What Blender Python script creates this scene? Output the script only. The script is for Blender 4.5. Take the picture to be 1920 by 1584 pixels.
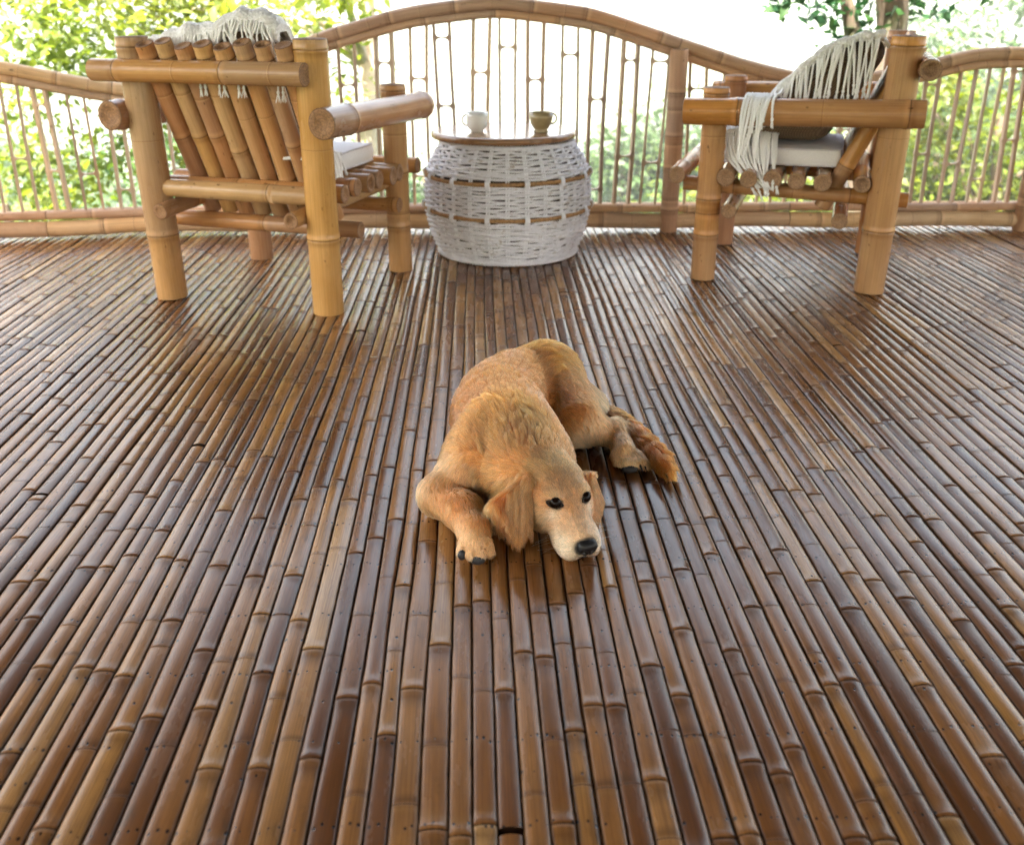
import bpy, math, random
import numpy as np
from mathutils import Vector, Matrix, kdtree

for o in list(bpy.data.objects):
    bpy.data.objects.remove(o)
S = bpy.context.scene
COL = S.collection
R = math.radians
rng = np.random.default_rng(7)
random.seed(7)

# ------------------------------------------------------------------ camera, sky, sun, exposure
cam_d = bpy.data.cameras.new('camera')
cam = bpy.data.objects.new('camera', cam_d)
COL.objects.link(cam)
cam.location = (0, 0, 1.0)
cam.rotation_euler = (R(90 - 23.2), 0, 0)
cam_d.sensor_width = 36
cam_d.lens = 36 * 1850 / 1920
cam_d.clip_start = 0.05
cam_d.clip_end = 2000
cam_d.dof.use_dof = True
cam_d.dof.focus_distance = 2.15
cam_d.dof.aperture_fstop = 3.9
S.camera = cam

SUN_EL, SUN_AZ = R(62), R(205)          # azimuth measured clockwise from +Y
W = bpy.data.worlds.new('World')
S.world = W
W.use_nodes = True
wn, wl = W.node_tree.nodes, W.node_tree.links
bg = wn['Background']
sky = wn.new('ShaderNodeTexSky')
sky.sky_type = 'NISHITA'
sky.sun_disc = False
sky.sun_elevation = SUN_EL
sky.sun_rotation = SUN_AZ
sky.air_density = 1.9
sky.dust_density = 10.0
sky.ozone_density = 0.0
wl.new(sky.outputs[0], bg.inputs[0])
bg.inputs[1].default_value = 0.15

sd = bpy.data.lights.new('sun', 'SUN')
sun = bpy.data.objects.new('sun', sd)
COL.objects.link(sun)
sd.energy = 5.0
sd.angle = R(0.5)
sd.color = (1.0, 0.96, 0.91)
sdir = Vector((math.sin(SUN_AZ) * math.cos(SUN_EL), math.cos(SUN_AZ) * math.cos(SUN_EL), math.sin(SUN_EL)))
sun.location = sdir * 30
sun.rotation_euler = sdir.to_track_quat('Z', 'Y').to_euler()

S.view_settings.view_transform = 'Standard'
S.view_settings.look = 'None'
S.view_settings.gamma = 1.0
S.view_settings.use_curve_mapping = False
S.view_settings.exposure = 3.25
S.render.engine = 'CYCLES'
S.cycles.use_denoising = True
S.cycles.denoising_prefilter = 'NONE'
S.cycles.max_bounces = 8
S.cycles.diffuse_bounces = 4
S.cycles.glossy_bounces = 3
S.cycles.transmission_bounces = 4
S.cycles.transparent_max_bounces = 8
S.cycles.volume_bounces = 0
S.cycles.sample_clamp_indirect = 6.0
S.cycles.caustics_reflective = False
S.cycles.caustics_refractive = False

# ------------------------------------------------------------------ helpers: objects
def link(name, me, mats, parent=None):
    o = bpy.data.objects.new(name, me)
    COL.objects.link(o)
    if mats is not None:
        for m in (mats if isinstance(mats, (list, tuple)) else [mats]):
            me.materials.append(m)
    if parent is not None:
        o.parent = parent
    return o

def tag(o, label=None, cat=None, group=None, kind=None):
    for k, v in (('label', label), ('category', cat), ('group', group), ('kind', kind)):
        if v:
            o[k] = v
    return o

def empty(name, loc=(0, 0, 0), rz=0.0):
    o = bpy.data.objects.new(name, None)
    COL.objects.link(o)
    o.empty_display_size = 0.1
    o.location = loc
    o.rotation_euler = (0, 0, rz)
    return o

class MB:
    """Collects vertices, faces, material slots and point attributes for one mesh."""
    def __init__(s):
        s.v, s.f, s.m, s.a, s.n = [], [], [], {}, 0
        s.flat = False
    def add(s, V, F, mat=0, **attr):
        V = np.asarray(V, float).reshape(-1, 3)
        base = s.n
        s.v.append(V)
        for f in F:
            s.f.append([int(i) + base for i in f])
        s.m += [mat] * len(F)
        for k in set(s.a) | set(attr):
            lst = s.a.setdefault(k, [])
            dim = 3 if k == 'pc' or k == 'fcol' else 1
            have = sum(len(x) for x in lst)
            if have < base:
                lst.append(np.zeros((base - have, dim)))
            val = attr.get(k)
            if val is None:
                val = np.zeros((len(V), dim))
            val = np.asarray(val, float)
            if val.ndim == 0:
                val = np.full((len(V), 1), float(val))
            lst.append(val.reshape(len(V), dim))
        s.n += len(V)
    def mesh(s, name):
        me = bpy.data.meshes.new(name)
        V = np.vstack(s.v)
        me.from_pydata(V.tolist(), [], s.f)
        me.polygons.foreach_set('material_index', np.array(s.m, dtype=np.int32))
        if not s.flat:
            me.polygons.foreach_set('use_smooth', np.ones(len(s.f), dtype=bool))
        for k, lst in s.a.items():
            A = np.vstack(lst)
            if A.shape[1] == 3:
                at = me.attributes.new(k, 'FLOAT_VECTOR', 'POINT')
                at.data.foreach_set('vector', A.astype(np.float32).ravel())
            else:
                at = me.attributes.new(k, 'FLOAT', 'POINT')
                at.data.foreach_set('value', A.astype(np.float32).ravel())
        me.update()
        return me
    def build(s, name, mats, parent=None):
        return link(name, s.mesh(name), mats, parent)

def grid_faces(nr, nc, wrap=False, off=0):
    F = []
    for i in range(nr - 1):
        for j in range(nc if wrap else nc - 1):
            k = (j + 1) % nc
            F.append((off + i * nc + j, off + i * nc + k, off + (i + 1) * nc + k, off + (i + 1) * nc + j))
    return F

def frames(P):
    """Parallel-transport frames along a polyline."""
    P = np.asarray(P, float)
    T = np.gradient(P, axis=0)
    T /= np.linalg.norm(T, axis=1)[:, None] + 1e-12
    ref = np.array([0, 0, 1.0]) if abs(T[0][2]) < 0.9 else np.array([0, 1.0, 0])
    N = np.zeros_like(P)
    n = np.cross(ref, T[0]); n /= np.linalg.norm(n)
    for i in range(len(P)):
        n = n - T[i] * n.dot(T[i]); n /= np.linalg.norm(n) + 1e-12
        N[i] = n
    B = np.cross(T, N)
    return T, N, B

def tube(mb, P, rad, nseg=8, mat=0, caps=True, capmat=None, **attr):
    """Sweep a circle along P with per-point radius."""
    P = np.asarray(P, float)
    n = len(P)
    rad = np.broadcast_to(np.asarray(rad, float), (n,))
    T, N, B = frames(P)
    a = np.arange(nseg) * 2 * math.pi / nseg
    ring = np.cos(a)[None, :, None] * N[:, None, :] + np.sin(a)[None, :, None] * B[:, None, :]
    V = P[:, None, :] + ring * rad[:, None, None]
    at = {k: np.repeat(np.broadcast_to(np.asarray(v, float), (n,)), nseg) for k, v in attr.items()}
    seg = np.concatenate([[0], np.cumsum(np.linalg.norm(np.diff(P, axis=0), axis=1))])
    pc = np.zeros((n, nseg, 3))
    pc[:, :, 0] = np.cos(a) * rad[:, None]
    pc[:, :, 1] = np.sin(a) * rad[:, None]
    pc[:, :, 2] = seg[:, None]
    mb.add(V.reshape(-1, 3), grid_faces(n, nseg, True), mat, pc=pc.reshape(-1, 3), **at)
    if caps:
        for k, flip in ((0, True), (n - 1, False)):
            c = [tuple(range(nseg))[::-1] if flip else tuple(range(nseg))]
            mb.add(V[k], c, mat if capmat is None else capmat, pc=pc[k])

def ring_tube(mb, P, rad, nseg):
    """closed tube along a loop"""
    P = np.asarray(P); n = len(P)
    T = np.roll(P, -1, 0) - np.roll(P, 1, 0); T /= np.linalg.norm(T, axis=1)[:, None]
    N = np.cross(T, [0, 0, 1.0]); N /= np.linalg.norm(N, axis=1)[:, None]
    B = np.cross(N, T)
    a = np.arange(nseg) * 2 * math.pi / nseg
    V = P[:, None] + (np.cos(a)[None, :, None] * N[:, None] + np.sin(a)[None, :, None] * B[:, None]) * rad
    F = grid_faces(n, nseg, True)
    for j in range(nseg):
        k = (j + 1) % nseg
        F.append(((n - 1) * nseg + j, (n - 1) * nseg + k, k, j))
    mb.add(V.reshape(-1, 3), F, 0)

def node_positions(L, lo, hi, r=random, start=None):
    t = (r.uniform(0.15, 1.0) * hi) if start is None else start
    out = []
    while t < L - 0.015:
        out.append(t)
        t += r.uniform(lo, hi)
    return out

def culm(mb, p0, p1, rad, nodes=None, nseg=16, hollow=0.55, bow=0.0, ends=(True, True), r=random, lo=0.24, hi=0.42):
    """A round bamboo culm with swollen node rings and open, recessed ends."""
    p0, p1 = np.asarray(p0, float), np.asarray(p1, float)
    L = np.linalg.norm(p1 - p0)
    d = (p1 - p0) / L
    if nodes is None:
        nodes = node_positions(L, lo, hi, r)
    s = set(np.linspace(0, L, max(3, int(L / 0.07) + 1)).tolist())
    for t in nodes:
        for k in (-0.02, -0.009, -0.005, -0.0025, 0.0, 0.0025, 0.006, 0.012, 0.022):
            if 0.001 < t + k < L - 0.001:
                s.add(t + k)
    s = np.array(sorted(s))
    nd = np.full(len(s), 9.0)
    segid = np.zeros(len(s))
    for t in nodes:
        dd = s - t
        m = np.abs(dd) < np.abs(nd)
        nd[m] = dd[m]
        segid[s > t] += 1
    prof = 1 + 0.055 * np.exp(-(np.abs(nd) / 0.012) ** 2) - 0.05 * np.exp(-((nd + 0.0) / 0.0022) ** 2) + 0.02 * np.exp(-((nd - 0.006) / 0.004) ** 2)
    prof *= 1 + 0.012 * np.sin(s * 9 + r.uniform(0, 6)) * 1.0
    off = r.uniform(0, 40)
    side = np.cross(d, [0.3, 0.5, 0.8]); side /= np.linalg.norm(side)
    P = p0 + d * s[:, None] + side * (bow * np.sin(math.pi * s / L))[:, None]
    T, N, B = frames(P)
    a = np.arange(nseg) * 2 * math.pi / nseg
    ring = np.cos(a)[None, :, None] * N[:, None, :] + np.sin(a)[None, :, None] * B[:, None, :]
    rr = rad * prof
    oval = 1 + 0.02 * np.cos(2 * a + r.uniform(0, 6))
    V = P[:, None, :] + ring * (rr[:, None] * oval[None, :])[:, :, None]
    pc = np.zeros((len(s), nseg, 3))
    pc[:, :, 0] = np.cos(a) * rad; pc[:, :, 1] = np.sin(a) * rad; pc[:, :, 2] = s[:, None] + off
    rs = np.array([r.random() for _ in range(int(segid.max()) + 1)])
    mb.add(V.reshape(-1, 3), grid_faces(len(s), nseg, True), 0, pc=pc.reshape(-1, 3),
           nd=np.repeat(nd, nseg), seg=np.repeat(rs[segid.astype(int)], nseg))
    for k, sg in ((0, -1), (len(s) - 1, 1)):
        if not ends[0 if k == 0 else 1]:
            continue
        c, t = P[k], T[k] * sg
        rings = []
        pcs = []
        dep = rad * (r.uniform(0.04, 0.10) if r.random() < 0.75 else r.uniform(0.3, 0.5))
        for q, z in ((1.0, 0.0), (0.93, 0.02 * rad + 0.001), (hollow + 0.18, 0.001), (hollow, -dep * 0.25), (hollow * 0.85, -dep), (0.02, -dep * 1.1)):
            jit = 1 if q > 0.9 else 1 + 0.10 * np.sin(3 * a + r.uniform(0, 6))
            rings.append(c + ring[k] * (rr[k] * q * jit * oval)[:, None] + t * z)
            x = np.zeros((nseg, 3)); x[:, 0] = np.cos(a) * q; x[:, 1] = np.sin(a) * q; x[:, 2] = off + k
            pcs.append(x)
        F = grid_faces(len(rings), nseg, True)
        if sg < 0:
            F = [f[::-1] for f in F]
        mb.add(np.vstack(rings), F, 1, pc=np.vstack(pcs))
    return nodes

def box(mb, c, size, mat=0, rz=0.0):
    x, y, z = np.asarray(size) / 2
    V = np.array([[i * x, j * y, k * z] for i in (-1, 1) for j in (-1, 1) for k in (-1, 1)], float)
    ca, sa = math.cos(rz), math.sin(rz)
    V = np.c_[V[:, 0] * ca - V[:, 1] * sa, V[:, 0] * sa + V[:, 1] * ca, V[:, 2]] + np.asarray(c)
    F = [(0, 1, 3, 2), (4, 6, 7, 5), (0, 4, 5, 1), (2, 3, 7, 6), (0, 2, 6, 4), (1, 5, 7, 3)]
    mb.add(V, F, mat)

def lathe(mb, prof, nseg=32, c=(0, 0, 0), mat=0):
    prof = np.asarray(prof, float)
    a = np.arange(nseg) * 2 * math.pi / nseg
    V = np.zeros((len(prof), nseg, 3))
    V[:, :, 0] = prof[:, :1] * np.cos(a); V[:, :, 1] = prof[:, :1] * np.sin(a); V[:, :, 2] = prof[:, 1:2]
    mb.add(V.reshape(-1, 3) + np.asarray(c), grid_faces(len(prof), nseg, True), mat)

def fast_mesh(name, V, F, attrs):
    me = bpy.data.meshes.new(name)
    nf, k = F.shape
    me.vertices.add(len(V)); me.vertices.foreach_set('co', V.astype(np.float32).ravel())
    me.loops.add(nf * k); me.loops.foreach_set('vertex_index', F.astype(np.int32).ravel())
    me.polygons.add(nf)
    me.polygons.foreach_set('loop_start', (np.arange(nf) * k).astype(np.int32))
    me.update(calc_edges=True)
    for nm, A in attrs.items():
        at = me.attributes.new(nm, 'FLOAT', 'POINT'); at.data.foreach_set('value', A.astype(np.float32))
    return me

def vnoise(x, seed=0):
    """Smooth 1-D value noise, vectorised."""
    x = np.asarray(x, float)
    i = np.floor(x).astype(np.int64)
    f = x - i
    f = f * f * (3 - 2 * f)
    h = lambda k: ((np.sin((k + seed * 57.31) * 12.9898) * 43758.5453) % 1.0)
    return h(i) * (1 - f) + h(i + 1) * f

def vnoise3(p, seed=0):
    """Smooth 3-D value noise, vectorised, in 0..1."""
    p = np.asarray(p, float)
    i = np.floor(p).astype(np.int64)
    f = p - i
    f = f * f * (3 - 2 * f)
    out = np.zeros(len(p))
    for dx in (0, 1):
        for dy in (0, 1):
            for dz in (0, 1):
                w = (f[:, 0] if dx else 1 - f[:, 0]) * (f[:, 1] if dy else 1 - f[:, 1]) * (f[:, 2] if dz else 1 - f[:, 2])
                k = (i[:, 0] + dx) * 127.1 + (i[:, 1] + dy) * 311.7 + (i[:, 2] + dz) * 74.7 + seed * 19.19
                out += w * ((np.sin(k) * 43758.5453) % 1.0)
    return out

# ------------------------------------------------------------------ helpers: materials
class NT:
    def __init__(s, name):
        s.m = bpy.data.materials.new(name)
        s.m.use_nodes = True
        s.t = s.m.node_tree
        s.n, s.l = s.t.nodes, s.t.links
        s.b = s.n['Principled BSDF']
        s.out = s.n['Material Output']
    def node(s, t, **kw):
        x = s.n.new(t)
        for k, v in kw.items():
            setattr(x, k, v)
        return x
    def put(s, sock, v):
        if isinstance(v, bpy.types.NodeSocket):
            s.l.new(v, sock)
        elif v is not None:
            sock.default_value = v
    def attr(s, name, out='Fac'):
        return s.node('ShaderNodeAttribute', attribute_name=name).outputs[out]
    def math(s, op, a, b=None, c=None, clamp=False):
        x = s.node('ShaderNodeMath', operation=op, use_clamp=clamp)
        s.put(x.inputs[0], a); s.put(x.inputs[1], b); s.put(x.inputs[2], c)
        return x.outputs[0]
    def vmul(s, v, k):
        x = s.node('ShaderNodeVectorMath', operation='MULTIPLY')
        s.put(x.inputs[0], v); s.put(x.inputs[1], k)
        return x.outputs[0]
    def noise(s, vec, scale=1.0, detail=3.0, rough=0.5, dim='3D', w=None, out=0):
        x = s.node('ShaderNodeTexNoise', noise_dimensions=dim)
        if vec is not None: s.put(x.inputs['Vector'], vec)
        if w is not None: s.put(x.inputs['W'], w)
        s.put(x.inputs['Scale'], scale); s.put(x.inputs['Detail'], detail); s.put(x.inputs['Roughness'], rough)
        return x.outputs[out]
    def ramp(s, fac, stops, interp='LINEAR'):
        x = s.node('ShaderNodeValToRGB')
        x.color_ramp.interpolation = interp
        e = x.color_ramp.elements
        while len(e) < len(stops): e.new(0.5)
        for q, (p, c) in zip(e, stops):
            q.position = p
            q.color = (c if len(c) == 4 else (*c, 1)) if hasattr(c, '__len__') else (c, c, c, 1)
        s.put(x.inputs[0], fac)
        return x.outputs[0]
    def mix(s, fac, a, b, mode='MIX'):
        x = s.node('ShaderNodeMix', data_type='RGBA', blend_type=mode)
        s.put(x.inputs[0], fac)
        for i, v in ((6, a), (7, b)):
            if not isinstance(v, bpy.types.NodeSocket) and len(v) == 3: v = (*v, 1)
            s.put(x.inputs[i], v)
        return x.outputs[2]
    def mapr(s, v, a, b, c, d, smooth=False):
        x = s.node('ShaderNodeMapRange', interpolation_type='SMOOTHSTEP' if smooth else 'LINEAR')
        s.put(x.inputs[0], v)
        for i, q in zip((1, 2, 3, 4), (a, b, c, d)): s.put(x.inputs[i], q)
        return x.outputs[0]
    def bump(s, h, strength=0.3, dist=0.002):
        x = s.node('ShaderNodeBump')
        s.put(x.inputs['Strength'], strength); s.put(x.inputs['Distance'], dist); s.put(x.inputs['Height'], h)
        return x.outputs[0]
    def set(s, **kw):
        for k, v in kw.items():
            nm = {'color': 'Base Color', 'rough': 'Roughness', 'normal': 'Normal', 'spec': 'Specular IOR Level',
                  'coat': 'Coat Weight', 'coat_rough': 'Coat Roughness', 'sheen': 'Sheen Weight', 'metal': 'Metallic',
                  'trans': 'Transmission Weight', 'sss': 'Subsurface Weight', 'emit': 'Emission Strength'}[k]
            if k == 'color' and not isinstance(v, bpy.types.NodeSocket) and len(v) == 3: v = (*v, 1)
            s.put(s.b.inputs[nm], v)
        return s.m
    def objrand(s):
        return s.node('ShaderNodeObjectInfo').outputs['Random']

def bamboo_material(name, pale, deep, stain, gloss=0.34, spots=0.75):
    t = NT(name)
    pc, nd, seg, rnd = t.attr('pc', 'Vector'), t.attr('nd'), t.attr('seg'), t.objrand()
    jig = t.node('ShaderNodeCombineXYZ'); t.put(jig.inputs[2], t.math('MULTIPLY', rnd, 37.0))
    v = t.node('ShaderNodeVectorMath', operation='ADD'); t.put(v.inputs[0], pc); t.put(v.inputs[1], jig.outputs[0])
    v = v.outputs[0]
    fibre = t.noise(t.vmul(v, (220, 220, 3.0)), 1.0, 4, 0.6)
    cloud = t.noise(t.vmul(v, (14, 14, 5)), 1.0, 4, 0.55)
    base = t.mix(t.mapr(cloud, 0.32, 0.7, 0, 1), pale, deep)
    base = t.mix(t.mapr(fibre, 0.35, 0.75, 0.0, 0.45), base, stain)
    # each internode and each culm has its own tone
    hsv = t.node('ShaderNodeHueSaturation')
    t.put(hsv.inputs['Hue'], t.mapr(rnd, 0, 1, 0.488, 0.51))
    t.put(hsv.inputs['Saturation'], t.mapr(seg, 0, 1, 0.88, 1.1))
    t.put(hsv.inputs['Value'], t.math('MULTIPLY', t.mapr(seg, 0, 1, 0.86, 1.12), t.mapr(rnd, 0, 1, 0.86, 1.1)))
    t.put(hsv.inputs['Color'], base)
    base = hsv.outputs[0]
    # node ring: dark groove, pale waxy band above, brownish band below
    an = t.math('ABSOLUTE', nd)
    base = t.mix(t.mapr(an, 0.0012, 0.0035, 0.6, 0.0), base, [c * 0.35 for c in stain])
    base = t.mix(t.mapr(t.math('ABSOLUTE', t.math('SUBTRACT', nd, 0.012)), 0.0, 0.012, 0.35, 0.0), base, [min(1, c * 1.25) for c in pale])
    base = t.mix(t.mapr(t.math('ABSOLUTE', t.math('ADD', nd, 0.012)), 0.0, 0.014, 0.4, 0.0), base, stain)
    # dark freckles and smudges
    fr = t.noise(t.vmul(v, (60, 60, 28)), 1.0, 2, 0.5)
    base = t.mix(t.mapr(fr, 0.70, 0.78, 0.0, spots), base, [c * 0.3 for c in stain])
    sm = t.noise(t.vmul(v, (22, 22, 7)), 1.0, 5, 0.7)
    base = t.mix(t.mapr(sm, 0.58, 0.8, 0.0, 0.55 * spots), base, [c * 0.45 for c in stain])
    h = t.math('ADD', t.math('MULTIPLY', fibre, 0.6), t.math('MULTIPLY', cloud, 0.6))
    return t.set(color=base, rough=t.mapr(cloud, 0.3, 0.7, gloss - 0.05, gloss + 0.09), normal=t.bump(h, 0.22, 0.0012), spec=0.24)

def cut_material(name, light, dark):
    t = NT(name)
    pc = t.attr('pc', 'Vector')
    ln = t.node('ShaderNodeVectorMath', operation='LENGTH')
    flat = t.vmul(pc, (1, 1, 0)); t.put(ln.inputs[0], flat)
    q = ln.outputs['Value']
    n = t.noise(t.vmul(pc, (7, 7, 1)), 1.0, 4, 0.6)
    rings = t.math('SINE', t.math('MULTIPLY', t.math('ADD', q, t.math('MULTIPLY', n, 0.15)), 32.0))
    c = t.mix(t.mapr(n, 0.35, 0.7, 0, 1), light, dark)
    c = t.mix(t.mapr(rings, 0.2, 1.0, 0, 0.35), c, [x * 0.6 for x in dark])
    c = t.mix(t.mapr(q, 0.9, 1.0, 0, 0.75), c, [x * 0.45 for x in dark])
    sp = t.noise(t.vmul(pc, (16, 16, 1)), 1.0, 2, 0.5)
    c = t.mix(t.mapr(sp, 0.62, 0.7, 0, 0.8), c, [x * 0.2 for x in dark])
    return t.set(color=c, rough=0.75, normal=t.bump(n, 0.5, 0.002))

def simple(name, color, rough=0.6, nscale=30, namp=0.2, bumpd=0.001, bstr=0.3, **kw):
    t = NT(name)
    co = t.node('ShaderNodeTexCoord').outputs['Object']
    n = t.noise(co, nscale, 4, 0.55)
    c = t.mix(t.mapr(n, 0.3, 0.7, 0, 1), [x * (1 - namp) for x in color], [min(1, x * (1 + namp)) for x in color])
    return t.set(color=c, rough=rough, normal=t.bump(n, bstr, bumpd), **kw)

M = {}
M['chair_bamboo'] = bamboo_material('chair_bamboo', (0.51, 0.29, 0.135), (0.41, 0.212, 0.086), (0.21, 0.10, 0.036), gloss=0.21)
M['slat_bamboo_lit'] = bamboo_material('slat_bamboo_lit', (0.60, 0.365, 0.18), (0.53, 0.295, 0.13), (0.27, 0.13, 0.05), gloss=0.26)  # chair bamboo with its colour lightened to offset the shade on the back slats
M['chair_bamboo_red'] = bamboo_material('chair_bamboo_red', (0.52, 0.255, 0.10), (0.41, 0.175, 0.062), (0.18, 0.075, 0.024), gloss=0.21)
M['rail_bamboo'] = bamboo_material('rail_bamboo', (0.62, 0.41, 0.25), (0.50, 0.305, 0.17), (0.15, 0.075, 0.038), gloss=0.5, spots=0.8)
M['cut'] = cut_material('cut_bamboo', (0.36, 0.19, 0.085), (0.17, 0.08, 0.035))
M['cut_pale'] = cut_material('cut_bamboo_pale', (0.40, 0.23, 0.12), (0.17, 0.09, 0.05))
# ------------------------------------------------------------------ terrain below the deck, valley and far hillside
def terrain_z(x, y):
    x, y = np.asarray(x, float), np.asarray(y, float)
    near = -1.4 - 0.06 * np.clip(y - 2, 0, 6) - 0.25 * np.clip(y - 8, 0, 60) - 0.5 * np.clip(y - 68, 0, 60)
    z = np.where(y > 2, near, -1.4 + 0.03 * np.clip(2 - y, 0, 300))
    far = np.clip((y - 140) / 220, 0, 1)
    z = z + far * far * (3 - 2 * far) * (62 + 16 * np.sin(x * 0.011 + 1.0) + 8 * np.sin(x * 0.041))
    right = np.clip((x - 5) / 60, 0, 1) * np.clip((y - 0) / 40, 0, 1)
    z = z + right * 12
    left = np.clip((-x - 5) / 60, 0, 1)
    z = z + left * 14
    z = z + 0.35 * np.sin(x * 0.31) * np.cos(y * 0.27) + 1.2 * np.sin(x * 0.05 + y * 0.03)
    return z

def leaf_material(name, cols, trans=0.45, rough=0.45):
    t = NT(name)
    rnd = t.attr('seg')
    c = t.ramp(rnd, [(i / (len(cols) - 1), k) for i, k in enumerate(cols)])
    co = t.node('ShaderNodeTexCoord').outputs['Object']
    n = t.noise(co, 1.6, 3, 0.6)
    c = t.mix(t.mapr(n, 0.35, 0.65, 0, 0.5), c, cols[0])
    t.set(color=c, rough=rough, spec=0.4)
    tr = t.node('ShaderNodeBsdfTranslucent')
    hs = t.node('ShaderNodeHueSaturation'); t.put(hs.inputs['Hue'], 0.485); t.put(hs.inputs['Saturation'], 1.1); t.put(hs.inputs['Value'], 1.5); t.put(hs.inputs['Color'], c)
    t.put(tr.inputs[0], hs.outputs[0])
    mx = t.node('ShaderNodeMixShader'); t.put(mx.inputs[0], trans)
    t.l.new(t.b.outputs[0], mx.inputs[1]); t.l.new(tr.outputs[0], mx.inputs[2])
    t.l.new(mx.outputs[0], t.out.inputs[0])
    return t.m

def ground_material():
    t = NT('meadow_ground')
    co = t.node('ShaderNodeTexCoord').outputs['Object']
    n = t.noise(co, 0.08, 6, 0.65); n2 = t.noise(co, 1.3, 5, 0.6)
    c = t.ramp(n, [(0.3, (0.022, 0.038, 0.013)), (0.5, (0.040, 0.060, 0.020)), (0.7, (0.060, 0.078, 0.030))])
    c = t.mix(t.mapr(n2, 0.4, 0.7, 0, 0.5), c, (0.020, 0.036, 0.012))
    return t.set(color=c, rough=0.9, normal=t.bump(n2, 0.8, 0.3))

def build_terrain():
    xs = np.sinh(np.linspace(-3.2, 3.2, 90)) / math.sinh(3.2) * 420
    ys = np.concatenate([np.linspace(-260, -4, 30), np.linspace(-2, 60, 60), np.linspace(64, 420, 70)])
    X, Y = np.meshgrid(xs, ys)
    V = np.c_[X.ravel(), Y.ravel(), terrain_z(X, Y).ravel()]
    mb = MB(); mb.add(V, grid_faces(len(ys), len(xs)), 0)
    tag(mb.build('ground', ground_material()), kind='structure')
build_terrain()

# ------------------------------------------------------------------ unseen thatched roof, stretched back and sideways to darken the deck; posts outside view
def build_roof():
    M['thatch'] = simple('thatch', (0.06, 0.035, 0.016), 0.95, 40, 0.4, 0.02, 0.6)
    M['rafter'] = simple('rafter_bamboo', (0.30, 0.17, 0.08), 0.5, 20, 0.2)
    rf = empty('unseen_deck_roof', (0.3, 0.5, 2.6))
    tag(rf, kind='structure')
    def zr(y): return 2.62 + 0.42 * (1 - abs(y - 0.6) / 11.0)
    x0, x1 = -4.3, 7.2
    mb = MB()
    ys = (-10.0, 0.6, 5.2)
    V = []
    for dz in (0.0, 0.22):
        for y in ys:
            for x in (x0, x1):
                V.append((x - 0.3, y - 0.5, zr(y) + dz - 2.6))
    F = [(0, 2, 3, 1), (2, 4, 5, 3), (6, 7, 9, 8), (8, 9, 11, 10), (0, 1, 7, 6), (4, 10, 11, 5), (0, 6, 8, 2), (2, 8, 10, 4), (1, 3, 9, 7), (3, 5, 11, 9)]
    mb.add(V, F, 0); mb.flat = True
    mb.build('thatch', M['thatch'], rf)
    for x in np.linspace(x0 + 0.15, x1 - 0.15, 14):
        for a, b in ((-9.95, 0.6), (0.6, 5.15)):
            mb = MB(); tube(mb, [(x - 0.3, a - 0.5, zr(a) - 2.66), (x - 0.3, b - 0.5, zr(b) - 2.66)], 0.04, 8)
            mb.build('rafter', M['rafter'], rf)
    for y in (-9.9, -6.5, -3.1, 0.6, 2.9, 5.05):
        mb = MB(); tube(mb, [(x0 - 0.35, y - 0.5, zr(y) - 2.76), (x1 - 0.25, y - 0.5, zr(y) - 2.76)], 0.055, 8)
        mb.build('beam', M['rafter'], rf)
    for x in (x0 + 0.1, x1 - 0.1):
        for y in (-9.9, 5.05):
            mb = MB(); tube(mb, [(x - 0.3, y - 0.5, float(terrain_z(x, y)) - 2.7), (x - 0.3, y - 0.5, zr(y) - 2.80)], 0.075, 12)
            mb.build('roof_post', M['rafter'], rf)
build_roof()

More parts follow.
